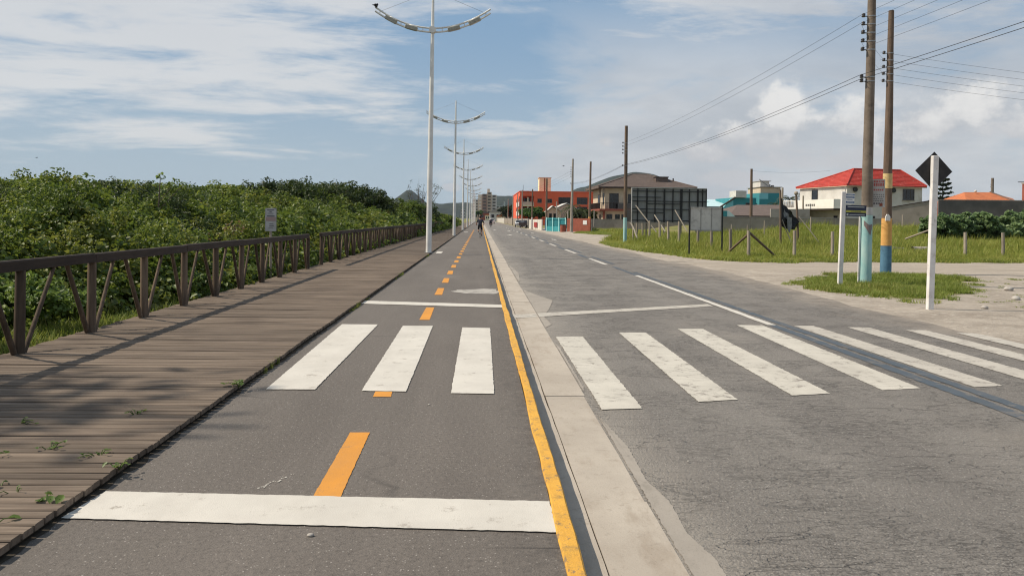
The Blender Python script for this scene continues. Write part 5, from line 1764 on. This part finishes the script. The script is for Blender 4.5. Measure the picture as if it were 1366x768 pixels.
def thicket():
    clumps = []
    for i in range(12):
        g = np.random.default_rng(40 + i)
        # seven leafy kinds, two of small dark leaves, two of pale young shoots, one withered
        n_, l_, m_ = (88, .30, 'thicket_leaf') if i < 7 else ((120, .22, 'dark_leaf') if i < 9 else ((64, .34, 'young_leaf') if i < 11 else (40, .30, 'withered_leaf')))
        v, f = clump_arrays(n_, l_, g)
        clumps.append(np_mesh('leaf_clump_%02d' % i, v, f, M[m_]))
    src = source('thicket_clumps', clumps)
    g = np.random.default_rng(11)
    N = 60000
    dd = g.uniform(5, 190, N); th = g.uniform(math.atan(-1.15), 0, N)
    rad = np.clip(.22 + .0098 * dd, .26, 1.6)
    acc = g.uniform(0, 1, N) < (dd / rad ** 2) / 92
    dd, th, rad = dd[acc], th[acc], rad[acc]
    x, y = dd * np.sin(th), dd * np.cos(th)
    h, d = canopy(x, y)
    ok = (x < -5.5) & (d > .05) & (y > 3)
    x, y, h, d, rad = x[ok], y[ok], h[ok], d[ok], rad[ok]
    z = h - rad * .55 - g.uniform(0, 1, len(x)) ** 2.2 * .9
    fr = (d < 2.2) | (g.uniform(0, 1, len(x)) < .12)
    z = np.where(fr, g.uniform(0.02, 1, len(x)) ** .8 * (h - .2), z)
    z = np.maximum(z, -.05)
    pts = np.stack([x, y, z], 1)
    rot = np.stack([g.normal(0, .25, len(x)), g.normal(0, .25, len(x)), g.uniform(0, 6.28, len(x))], 1)
    scatter('coastal_thicket', pts, rot, rad * g.uniform(.75, 1.25, len(x)), src, idx=species(x, y, g))
    # a second, sparser layer of sprays that break the surface
    M2 = 5200
    dd = 7 + 150 * g.uniform(0, 1, M2) ** 1.5; th = g.uniform(math.atan(-1.0), 0, M2)
    x, y = dd * np.sin(th), dd * np.cos(th)
    h, d = canopy(x, y)
    ok = (x < -5.9) & (d > .8)
    x, y, h, dd = x[ok], y[ok], h[ok], dd[ok]
    rad = np.clip(.10 + .0065 * dd, .12, .7) * g.uniform(.7, 1.2, len(x))
    pts = np.stack([x, y, h + g.uniform(-.05, .34, len(x))], 1)
    rot = np.stack([g.normal(0, .4, len(x)), g.normal(0, .4, len(x)), g.uniform(0, 6.28, len(x))], 1)
    scatter('thicket_sprays', pts, rot, rad, src, idx=species(x, y, g))
    # dark sheet for the shade under the leaves, toned like branches and litter
    rr_ = np.concatenate([np.arange(4, 40, .8), np.arange(40, 200, 3)])
    tt = np.linspace(math.atan(-1.25), 0, 110)
    gd, gt = np.meshgrid(rr_, tt)
    x, y = gd * np.sin(gt), gd * np.cos(gt)
    x = np.minimum(x, -5.6)
    h, d = canopy(x, y)
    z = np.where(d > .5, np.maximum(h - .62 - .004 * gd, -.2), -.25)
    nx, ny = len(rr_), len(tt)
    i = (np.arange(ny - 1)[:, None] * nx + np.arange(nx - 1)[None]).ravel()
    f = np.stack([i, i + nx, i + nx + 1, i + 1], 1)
    o = link('canopy_shade_sheet', np_mesh('canopy_shade_sheet', np.stack([x.ravel(), y.ravel(), z.ravel()], 1), f, M['canopy_shade_sheet'], True))
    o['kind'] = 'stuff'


thicket()


def limb_tree(t, pts_list, m='bark'):
    mb = MB()
    for pts, rs in pts_list: mb.tube(pts, rs, 7)
    return mb.build('trunk', m, t)


def crown_tree(loc, top, rx, rz_, m, label, seed, nclump=110, leaf=.2, trunk=True, group='trees standing in the thicket', cat='tree', name='coastal_tree', per=44, gap=.0, clr=.34):
    """tapered trunk with limbs, and an uneven crown of leaf clumps"""
    g = np.random.default_rng(seed)
    t = thing(name, label, cat, loc, 0, group)
    H = top - loc[2]
    cz = H - rz_
    lobes = [(g.normal(0, .45 * rx), g.normal(0, .45 * rx), cz + g.normal(0, .22 * rz_), g.uniform(.45, .72)) for _ in range(7)] + [(0, 0, cz, .75)]
    V, F, k0 = [], [], 0
    limbs = []
    for c in range(nclump):
        lx, ly, lz, lr = lobes[c % len(lobes)]
        d = g.normal(size=3); d /= np.linalg.norm(d)
        if d[2] < -.35: d[2] *= -.6
        r = g.uniform(.72, 1.0)
        p = np.array([lx + d[0] * rx * lr * r, ly + d[1] * rx * lr * r, min(lz + d[2] * rz_ * lr * r, H - .1)])
        s = clr * rx * g.uniform(.55, 1.05) * .62
        v, f = clump_arrays(per, leaf / s, g, .7, .6)
        V.append(v * s + p); F.append(f + k0); k0 += len(v)
        if c % 9 == 0: limbs.append(p)
    link('crown', np_mesh('crown', np.concatenate(V), np.concatenate(F), M[m]), t)
    if trunk:
        r0 = .045 * H
        L = [([(0, 0, -.2), (g.normal(0, .06), g.normal(0, .06), cz * .4), (0, 0, cz)], [r0, r0 * .8, r0 * .5])]
        for p in limbs:
            st = np.array([0, 0, cz * g.uniform(.35, .85)])
            mid = (st + p) / 2 + g.normal(0, .08 * rx, 3)
            L.append(([st, mid, p], [r0 * .45, r0 * .3, r0 * .1]))
        limb_tree(t, L)
    return t


crown_tree((-17.6, 33, -.1), 2.85, 2.2, 1.2, 'thicket_leaf', 'rounded green tree at the left end of the thicket skyline', 1, 150, .13)
crown_tree((-18.2, 40, -.1), 3.25, 2.0, 1.1, 'dark_leaf', 'dark flat topped tree in the thicket left of the tall sapling', 2, 140, .13)
crown_tree((-13.5, 44, -.1), 3.35, 1.9, 1.1, 'thicket_leaf', 'green tree on the skyline just left of the small white sign', 3, 130, .14)
crown_tree((-13.4, 56, -.1), 4.25, 2.6, 1.5, 'dark_leaf', 'dark domed tree above the small white sign', 4, 160, .16)
crown_tree((-11.6, 58, -.1), 4.75, 2.9, 1.7, 'dark_leaf', 'tallest dark domed tree of the thicket, right of the sign', 5, 190, .16)
crown_tree((-9.9, 64, -.1), 4.55, 2.7, 1.6, 'dark_leaf', 'dark domed tree right of the tallest one', 6, 170, .17)
crown_tree((-8.5, 68, -.1), 4.0, 2.4, 1.4, 'dark_leaf', 'dark domed tree sloping down towards the lamps', 7, 160, .17)
crown_tree((-7.9, 80, -.1), 3.6, 2.4, 1.4, 'thicket_leaf', 'bright green tree left of the pale leaved one', 8, 150, .2)
crown_tree((-7.2, 88, -.1), 3.7, 2.3, 1.6, 'pale_leaf', 'pale silvery leaved tree just left of the nearest lamp pole', 9, 150, .2)
crown_tree((-6.9, 104, -.1), 3.2, 2.4, 1.5, 'dark_leaf', 'dark tree right of the nearest lamp pole', 10, 150, .22)
crown_tree((-6.7, 126, -.1), 2.6, 2.6, 1.3, 'thicket_leaf', 'last green tree of the thicket by the second lamp pole', 12, 140, .25)

# thin bare-twigged tree
t = thing('bare_tree', 'thin tree with bare twigs rising over the thicket at the nearest lamp pole', 'tree', (-6.9, 92, -.1), 0, 'trees standing in the thicket')
g = np.random.default_rng(5)
L = []
tips = []
for i in range(16):
    a = g.uniform(-2.6, 2.6); hh = g.uniform(4.3, 5.5)
    p0 = np.array([a * .12, g.normal(0, .2), 1.2]); p1 = np.array([a * .6, g.normal(0, .4), 3.2]); p2 = np.array([a, g.normal(0, .5), hh])
    L.append(([p0, p1, p2], [.06, .035, .012]))
    for q in range(4):
        s = g.uniform(.3, 1); b0 = p1 + (p2 - p1) * s; b1 = b0 + g.normal(0, .35, 3) + np.array([0, 0, .25])
        L.append(([b0, b1], [.014, .006])); tips.append(b1)
L.append(([(0, 0, -.2), (0, 0, 1.3)], [.14, .11]))
limb_tree(t, L, 'twig')
V, F, k0 = [], [], 0
for i, p in enumerate(tips):
    if i % 5 < 2 or p[0] > 1.6:
        v, f = clump_arrays(9, .5, g)
        V.append(v * .22 + p); F.append(f + k0); k0 += len(v)
link('leaves', np_mesh('leaves', np.concatenate(V), np.concatenate(F), M['dark_leaf']), t)

# slender sapling above the thicket, left
t = thing('sapling', 'slender sapling with a tuft of bright leaves sticking up on the left skyline', 'sapling', (-8.45, 22, 0))
limb_tree(t, [([(0, 0, 0), (-.03, 0, 1.3), (.04, 0, 2.58)], [.03, .022, .01]), ([(.02, 0, 1.9), (.3, .1, 2.35)], [.012, .006]), ([(.0, 0, 1.7), (.6, .1, 2.38)], [.012, .006])])
V, F, k0 = [], [], 0
g = np.random.default_rng(8)
for p, s, nn in (((.04, 0, 2.58), .13, 16), ((.3, .1, 2.36), .13, 14), ((.6, .1, 2.38), .10, 12), ((.1, 0, 2.3), .08, 6)):
    v, f = clump_arrays(nn, .7, g); V.append(v * s + np.array(p)); F.append(f + k0); k0 += len(v)
link('leaves', np_mesh('leaves', np.concatenate(V), np.concatenate(F), M['sprig_leaf']), t)

# tall needle tree beyond the left edge, whose thin shade falls on the boards
t = thing('casuarina_tree', 'tall feathery tree beyond the left edge shading the near boards', 'tree', (-16.4, 7.2, -.1))
g = np.random.default_rng(21)
L = [([(0, 0, -.2), (.1, 0, 7), (0, .1, 17)], [.28, .2, .04])]
V, F, k0 = [], [], 0
for i in range(32):
    z = g.uniform(9.5, 15.0); a = g.uniform(0, 6.28); r = g.uniform(.6, 2.9) * (1 - (z - 8) / 13)
    p = np.array([math.cos(a) * r, math.sin(a) * r, z + .5])
    L.append(([(0, 0, z - .3), p * np.array([.5, .5, 1]), p], [.05, .03, .01]))
    n = 30
    c = p + g.normal(0, .42, (n, 3)) * np.array([1, 1, .8])
    v, f = leaf_arrays(c, g.normal(size=(n, 3)), .42, .15, g); V.append(v); F.append(f + k0); k0 += len(v)
limb_tree(t, L)
link('crown', np_mesh('crown', np.concatenate(V), np.concatenate(F), M['needle']), t)

# ------------------------------------------------------------------ street and garden plants on the right
crown_tree((11.0, 188, -.2), 4.2, 2.9, 1.3, 'street_leaf', 'layered green street tree before the orange apartment building', 31, 150, .32, group='street trees on the right', name='street_tree', clr=.36)
crown_tree((13.2, 186, -.2), 3.6, 2.2, 1.1, 'street_leaf', 'lower green street tree at right below the orange building', 32, 120, .32, group='street trees on the right', name='street_tree', clr=.36)
crown_tree((17.6, 142, -.2), 3.9, 2.1, 1.6, 'dark_leaf', 'dark bushy tree left of the brown roofed house', 33, 130, .28, group='street trees on the right', name='garden_tree')
crown_tree((15.6, 137, -.2), 3.4, 1.4, 1.5, 'palm_leaf', 'olive green shrub behind the red brick wall', 34, 100, .28, group='street trees on the right', name='garden_tree')
for i, (x, y, tp, rx) in enumerate(((12.5, 330, 8, 5), (17, 350, 8.5, 5), (22, 360, 7.5, 5), (10.6, 300, 6, 3.5), (27, 380, 7, 5))):
    crown_tree((x, y, -.2), tp, rx, tp * .38, 'far_leaf', '%s dark far tree left of the orange building, counted from the road' % ('second', 'third', 'fourth', 'first', 'fifth')[i], 50 + i, 70, .7, group='dark trees far down the street', name='distant_tree', per=30)
crown_tree((-1.6, 560, -.2), 7, 3, 2.4, 'street_leaf', 'small bright far tree above the head of the cyclist', 61, 60, .8, group='dark trees far down the street', name='distant_tree', per=26)


def palm(loc, h, r, label, seed, m='palm_leaf', n=16):
    t = thing('palm_tree', label, 'palm tree', loc, 0, 'palms among the houses')
    g = np.random.default_rng(seed)
    MB().tube([(0, 0, -.3), (.1, 0, h * .5), (.05, 0, h)], [.16, .13, .11], 9).build('trunk', 'bark', t)
    for i in range(n):
        a = 6.28 * i / n + g.uniform(-.2, .2); e = g.uniform(-.1, 1.2)
        mb = MB()
        pts = []
        for q in range(9):
            s = q / 8
            pts.append(np.array([math.cos(a) * r * s * math.cos(e * .6), math.sin(a) * r * s * math.cos(e * .6), h + r * (math.sin(e) * s - .85 * s * s)]))
        mb.tube(pts, [.03 * (1 - .8 * q / 8) for q in range(9)], 4)
        for q in range(1, 9):
            for s_ in (-1, 1):
                p = pts[q]; w = np.array([-math.sin(a), math.cos(a), 0]) * s_ * r * .22 * (1.1 - q / 10); fwd = (pts[q] - pts[q - 1])
                mb.add([p, p + fwd * .45, p + w + fwd * .8 - np.array([0, 0, .10 * r])], [(0, 1, 2)])
        mb.build('frond', m, t)
    return t


palm((14.8, 134, -.2), 3.6, 2.3, 'dark palm standing behind the pale concrete pole', 1)
palm((16.6, 136, -.2), 2.9, 2.2, 'lower palm just left of the dark wooden pole', 2)
palm((47.0, 124, .0), 5.1, 2.2, 'dark palm between the turquoise tower and the white balcony', 3)
palm((49.4, 124, .0), 5.6, 2.0, 'second dark palm close to the red roof', 4)
palm((45.5, 126, .0), 4.2, 1.6, 'small dark palm right of the turquoise tower', 5)

t = thing('araucaria_tree', 'dark tiered conifer peeping out behind the diamond sign', 'tree', (85.7, 150, 0))
MB().tube([(0, 0, 0), (0, 0, 10.2)], [.3, .05], 8).build('trunk', 'bark', t)
g = np.random.default_rng(3)
V, F, k0 = [], [], 0
for q in range(9):
    z = 3.2 + q * .8; r = 3.0 * (1 - (q / 10.5)) + .3
    for i in range(9):
        a = 6.28 * i / 9 + q
        n = 14
        s = g.uniform(.15, 1, n)
        c = np.stack([math.cos(a) * r * s, math.sin(a) * r * s, z + .35 * s ** 2 + g.normal(0, .05, n)], 1)
        v, f = leaf_arrays(c, g.normal(size=(n, 3)) + np.array([0, 0, 1.2]), .6, .32, g); V.append(v); F.append(f + k0); k0 += len(v)
link('crown', np_mesh('crown', np.concatenate(V), np.concatenate(F), M['far_leaf']), t)

# broad leaved bushes by the dark wall
bush_labels = ['broad leaved bush just right of the diamond sign post', 'second broad leaved bush right of the diamond sign post', 'tall broad leaved bush above the first right hand fence post',
               'broad leaved bush between the two right hand fence posts', 'tall broad leaved bush near the right edge above the last fence post', 'broad leaved bush cut by the right edge of the picture', 'broad leaved bush beyond the right edge']
for i, (x, y, tp, rx) in enumerate(((31.6, 56, 2.55, 1.2), (33.2, 56.5, 2.6, 1.2), (34.5, 57, 2.75, 1.3), (36.0, 57, 2.7, 1.3), (37.6, 57, 2.9, 1.4), (39.6, 57.5, 3.2, 1.6), (42, 58, 3.1, 1.6))):
    z = float(ground_z(x, y))
    crown_tree((x, y, z), tp, rx, (tp - z) * .62, 'broad_leaf', bush_labels[i], 70 + i, 150, .30, group='broad leaved bushes along the dark wall', cat='bush', name='broad_leaved_bush', per=26)

# ------------------------------------------------------------------ grass
def tuft_mesh(n, h, spread, w, g, m, droop=.35):
    """blades of grass: two-segment tapered strips"""
    V, F = [], []
    for i in range(n):
        a = g.uniform(0, 6.28); r = spread * math.sqrt(g.uniform())
        b = np.array([r * math.cos(g.uniform(0, 6.28)), r * math.sin(g.uniform(0, 6.28)), 0])
        hh = h * g.uniform(.45, 1.1)
        d = np.array([math.cos(a), math.sin(a), 0]); s = np.array([-d[1], d[0], 0]) * w * g.uniform(.7, 1.2)
        l = g.uniform(.05, droop)
        m1 = b + d * hh * l * .35 + np.array([0, 0, hh * .6]); tp = b + d * hh * l + np.array([0, 0, hh])
        k0 = len(V)
        V += [b - s, b + s, m1 + s * .8, m1 - s * .8, tp + s * .1, tp - s * .1]
        F += [(k0, k0 + 1, k0 + 2, k0 + 3), (k0 + 3, k0 + 2, k0 + 4, k0 + 5)]
    return np_mesh('grass_tuft', V, F, m)


g = np.random.default_rng(77)
tall = source('tall_grass_tufts', [tuft_mesh(26, 1.0, .55, .016, g, M['grass'], .5) for _ in range(6)])
short = source('short_grass_tufts', [tuft_mesh(24, 1.0, .9, .05, g, M['short_grass'], .9) for _ in range(5)])


def pts_in(poly, n, g):
    P = np.array(poly); lo, hi = P.min(0), P.max(0)
    q = g.uniform(lo, hi, (n, 2))
    return q[in_poly(q[:, 0], q[:, 1], poly)]


fp = []
for (x0, x1, y0, y1, n) in ((9, 40, 35, 50, 15000), (9, 48, 50, 78, 15000), (12, 60, 78, 128, 9000)):
    q = g.uniform((x0, y0), (x1, y1), (n, 2))
    q = q[in_poly(q[:, 0], q[:, 1], FIELD)]
    fp.append(q)
q = np.concatenate(fp)
q = q[(q[:, 1] < 75.5) | (q[:, 0] < 22) | (q[:, 1] > 150)]
z = ground_z(q[:, 0], q[:, 1])
dist = np.hypot(q[:, 0], q[:, 1])
edge = np.clip((q[:, 1] - 36.5 - .02 * q[:, 0]) / 6, 0, 1) * np.clip((q[:, 0] - 9.5) / 2.5, .25, 1)
patch = wob(q[:, 0], q[:, 1], 9, (4, 12))
h = (.12 + .30 * edge) * (1 + .35 * patch) * g.uniform(.7, 1.35, len(q)) + np.where(g.uniform(0, 1, len(q)) < .05, .35, 0) * edge
h = np.clip(h * np.where(q[:, 1] > 85, .7, 1), .1, 1.1)
w = np.clip(.55 + .010 * dist, .6, 1.5)
keep = g.uniform(0, 1, len(q)) < np.where(edge < .15, .6, 1)
for cx, cy, rr0 in ((23.6, 43.0, .95), (23.15, 44.7, .8)): keep &= np.hypot(q[:, 0] - cx, q[:, 1] - cy) > rr0
q, z, h, w = q[keep], z[keep], h[keep], w[keep]
scatter('field_grass', np.stack([q[:, 0], q[:, 1], z - .02], 1), np.stack([np.zeros(len(q)), np.zeros(len(q)), g.uniform(0, 6.28, len(q))], 1), np.stack([w, w, h], 1), tall)

def feather(poly, cx, cy, q):
    """0 outside to 1 well inside a polygon"""
    f = np.zeros(len(q))
    for k_ in (1.16, 1.08, 1.0, .93, .86, .78):
        f += in_poly(q[:, 0], q[:, 1], [(cx + (a - cx) * k_, cy + (b - cy) * k_) for a, b in poly])
    return f / 6


big_poly = [(11.9 + (a - 11.9) * 1.2, 23.3 + (b - 23.3) * 1.2) for a, b in ISLAND]
q = np.concatenate([pts_in(big_poly, 12500, g), g.uniform((11.2, 14.8), (21, 26.4), (2600, 2))])
f = feather(ISLAND, 11.9, 23.3, q)
n0 = wob(q[:, 0], q[:, 1], 31, (.7, 2.4))
n1 = wob(q[:, 0], q[:, 1], 37, (1.2, 3.5))
far_patch = (f == 0) & (n1 > .55) & (q[:, 0] > 11.6)
ok = (g.uniform(0, 1, len(q)) < (f * 1.05 - .34 + .36 * n0).clip(0, 1)) | (far_patch & (g.uniform(0, 1, len(q)) < .55)) | (g.uniform(0, 1, len(q)) < .02)
q, f, n0, n1 = q[ok], f[ok], n0[ok], n1[ok]
h = (.04 + .065 * f + .030 * n0.clip(-1, 1.5)) * g.uniform(.6, 1.6, len(q))
h = np.clip(np.where(f == 0, h * .7, h), .03, .34)
w = g.uniform(.09, .19, len(q))
q2 = np.concatenate([pts_in(VERGE2, 1500, g), pts_in([(10.3, 40), (9.2, 46), (8.8, 54), (9.2, 62), (9.9, 62), (9.8, 54), (10.2, 46), (11, 40)], 1100, g), g.uniform((10.4, 34.2), (46, 38.8), (2600, 2))])
e2 = wob(q2[:, 0], q2[:, 1], 41, (.8, 3.0))
line = np.interp(q2[:, 0], [10, 12, 15, 26, 60], [37.2, 35.6, 36.6, 38.2, 40.5])
ok2 = (q2[:, 1] > 39.5) | ((q2[:, 1] > line - .55 + .45 * e2) & (q2[:, 1] < line + .8))
q2 = q2[ok2]
h2 = g.uniform(.06, .22, len(q2)); w2 = g.uniform(.16, .38, len(q2))
q = np.concatenate([q, q2]); h = np.concatenate([h, h2]); w = np.concatenate([w, w2])
scatter('verge_grass', np.stack([q[:, 0], q[:, 1], ground_z(q[:, 0], q[:, 1]) - .005], 1), np.stack([np.zeros(len(q)), np.zeros(len(q)), g.uniform(0, 6.28, len(q))], 1), np.stack([w, w, h], 1), short)

# weeds and grass along the railing and in the gap beside the cycle path
n = 2600
y = 4 + 26 * g.uniform(0, 1, n) ** 1.3; x = -5.2 - np.abs(g.normal(0, .75, n))
h = g.uniform(.08, .27, n) * (1 - sm01(14, 30, y) * .3); w = g.uniform(.12, .25, n)
q = np.stack([x, y, np.full(n, -.15)], 1)
scatter('railing_grass', q, np.stack([np.zeros(n), np.zeros(n), g.uniform(0, 6.28, n)], 1), np.stack([w, w, h], 1), short)
n = 420
y = 3.5 + 40 * g.uniform(0, 1, n) ** 1.6; x = -2.16 + g.normal(0, .012, n)
h = g.uniform(.03, .10, n); w = g.uniform(.02, .045, n)
cl_ = (wob(x * 0, y, 3, (.8, 4)) > .7) & (y > 5.6)
q = np.stack([x, y, np.full(n, .0)], 1)[cl_]
scatter('gap_weeds', q, np.stack([np.zeros(len(q)), np.zeros(len(q)), g.uniform(0, 6.28, len(q))], 1), np.stack([w, w, h], 1)[cl_], short)

# dark soil in the gap below the deck edge
mb = MB()
rr = random.Random(9)
yy = -3.0
vs = []
while yy < 60:
    vs += [(-2.199, yy, .0035), (-2.155 + rr.uniform(-.02, .025), yy, .003)]
    yy += .12
mb.add(vs, [(2 * i, 2 * i + 1, 2 * i + 3, 2 * i + 2) for i in range(len(vs) // 2 - 1)])
o = tag(mb.build('soil_strip', 'soil_dark'), kind='structure')

# low leafy bush under the railing
crown_tree((-6.3, 11.6, -.15), .78, .75, .42, 'sprig_leaf', 'low bright leafy bush below the near railing', 90, 70, .075, False, 'low plants by the railing', 'bush', 'low_bush', per=34)
crown_tree((-6.0, 9.6, -.15), .55, .6, .32, 'thicket_leaf', 'small low bush at the left edge behind the first railing post', 91, 60, .07, False, 'low plants by the railing', 'bush', 'low_bush', per=34)
crown_tree((-6.2, 13.9, -.15), .80, .7, .45, 'thicket_leaf', 'leafy low bush behind the third railing post in view', 92, 60, .08, False, 'low plants by the railing', 'bush', 'low_bush', per=34)
crown_tree((-5.9, 16.2, -.15), .55, .55, .3, 'sprig_leaf', 'small bright bush behind the fourth railing post in view', 93, 50, .08, False, 'low plants by the railing', 'bush', 'low_bush', per=34)

# sprigs on the boards
spr = [(-2.20, 4.40, .07, 7, 'round leaved creeper hanging over the deck edge near the white bar'), (-2.42, 4.05, .08, 6, 'round leaved creeper at the lower left corner of the boards'), (-2.28, 4.02, .07, 5, 'dark creeper leaves just below the deck edge at lower left'),
       (-2.75, 5.35, .05, 8, 'small sprig on the boards left of the yellow dash'), (-2.30, 5.22, .045, 8, 'small bright sprig near the deck edge'), (-3.0, 5.1, .045, 6, 'faint sprig lying across the boards'),
       (-2.07, 4.98, .05, 7, 'creeping stem along the deck edge above the white bar'), (-2.5, 4.52, .04, 3, 'single pair of green leaves on the boards'), (-2.65, 4.62, .045, 5, 'small weed between two boards'),
       (-3.3, 6.0, .045, 6, 'tiny weed tuft further up the boards'), (-2.6, 6.3, .05, 7, 'thin upright weed growing through the boards'), (-2.06, 7.4, .07, 12, 'weed growing at the deck edge beside the first crosswalk stripe')]
for i, (x, y, L, n, lab) in enumerate(spr):
    t = thing('weed_sprig', lab, 'weed', (x - (.11 if x > -2.35 else .03), y * 1.02, .068), random.uniform(0, 6), 'weeds on the boardwalk')
    g2 = np.random.default_rng(200 + i)
    c = np.stack([g2.normal(0, .075, n), g2.normal(0, .05, n), g2.uniform(.01, .07, n)], 1)
    c = c * np.array([.8, .8, .35]); L = L * .72
    v, f = leaf_arrays(c, np.array([0, 0, 1.0]) + g2.normal(0, .22, (n, 3)), L * g2.uniform(.7, 1.3, n), L * .8 * g2.uniform(.7, 1.2, n), g2, .15)
    link('leaves', np_mesh('leaves', v, f, M['sprig_leaf']), t)
    mb = MB()
    for p in c: mb.tube([(0, 0, -.03), p * .6 + np.array([0, 0, .01]), p], [.003, .003, .002], 4)
    mb.build('stem', 'sprig_leaf', t)

# small stones
st_ = [(-.83, 4.14, .016, 0, 'small white pebble on the cycle path before the white bar'), (1.5, 5.8, .010, RZ, 'dark pebble on the road by the gutter'), (-.42, 7.05, .010, 0, 'tiny pebble on the cycle path below the stripes'),
       (10.6, 16.9, .07, G0, 'stone on the sandy verge right of the diamond sign'), (12.6, 18.9, .10, G0, 'pale rubble lump on the sandy verge'), (14.2, 21.6, .12, G0, 'larger rubble lump behind the sandy verge'), (13.4, 17.6, .08, G0, 'grey stone near the right edge of the verge')]
for i, (x, y, r, z, lab) in enumerate(st_):
    mb = MB().ball((0, 0, r * .4), r, 9, 6, 0, (1.1, .8, .6))
    rr = random.Random(i)
    mb.v = [tuple(c * rr.uniform(.88, 1.12) for c in p) for p in mb.v]
    tag(mb.build('pebble', 'stone', None, (x, y, z)), lab, 'stone', 'loose stones')


# ------------------------------------------------------------------ hills
def hill(name, pts, y, depth, seed):
    """forested ridge: crest heights at x positions, falling off to both sides"""
    xs = np.linspace(pts[0][0], pts[-1][0], 70)
    crest = np.interp(xs, [p[0] for p in pts], [p[1] for p in pts])
    kern = np.hanning(15); kern /= kern.sum()
    crest = np.convolve(np.pad(crest, 7, mode='edge'), kern, mode='valid') + wob(xs, xs * 0, seed, (40, 160)) * 2.2
    rows = np.linspace(-1, 1, 15)
    V = []
    for s in rows:
        prof_ = math.cos(s * math.pi / 2) ** 1.1
        yy = y + depth * s
        V.append(np.stack([xs, np.full(70, yy), crest * prof_ + wob(xs, np.full(70, yy), seed + 1, (60, 200)) * 3.5 * prof_ - 2], 1))
    V = np.concatenate(V)
    i = (np.arange(14)[:, None] * 70 + np.arange(69)[None]).ravel()
    f = np.stack([i, i + 1, i + 71, i + 70], 1)
    o = link(name, np_mesh(name, V, f, M['hill_forest'], True))
    tag(o, kind='structure')


hill('left_hill', [(-345, 0), (-300, 52), (-280, 66), (-258, 88), (-240, 97), (-222, 86), (-200, 66), (-170, 40), (-140, 0)], 2800, 300, 1)
hill('headland', [(-420, 20), (-300, 45), (-160, 58), (-60, 60), (10, 62), (60, 50), (110, 0)], 3100, 300, 2)
hill('far_hill', [(-60, 20), (0, 62), (35, 88), (60, 84), (80, 92), (110, 88), (150, 70), (200, 60), (280, 66), (330, 50)], 3000, 350, 3)
hill('right_hill', [(150, 0), (230, 60), (300, 97), (350, 115), (400, 131), (470, 158), (530, 170), (600, 160), (700, 100), (800, 40), (900, 10)], 2800, 400, 4)
hill('blue_hill', [(700, 0), (780, 40), (830, 82), (880, 84), (940, 50), (1050, 20)], 2700, 250, 5)
sea_me = MB().add([(-3800, 400, -.12), (-60, 400, -.12), (-160, 2700, -.12), (-3800, 2700, -.12)], [(0, 1, 2, 3)]).mesh('sea', 'sea')
tag(link('sea', sea_me), kind='structure')

# ------------------------------------------------------------------ haze
hz = MB().box((-4000, -800, -4), (4000, 4000, 190)).build('haze', 'sea')
hm = bpy.data.materials.new('haze_air')
hm.use_nodes = True
hm.node_tree.nodes.clear()
ou = hm.node_tree.nodes.new('ShaderNodeOutputMaterial')
pv = hm.node_tree.nodes.new('ShaderNodeVolumePrincipled')
pv.inputs['Color'].default_value = (.66, .80, 1, 1)
pv.inputs['Density'].default_value = .00004
hm.node_tree.links.new(pv.outputs[0], ou.inputs['Volume'])
hz.data.materials.clear()
hz.data.materials.append(hm)
hz['kind'] = 'stuff'
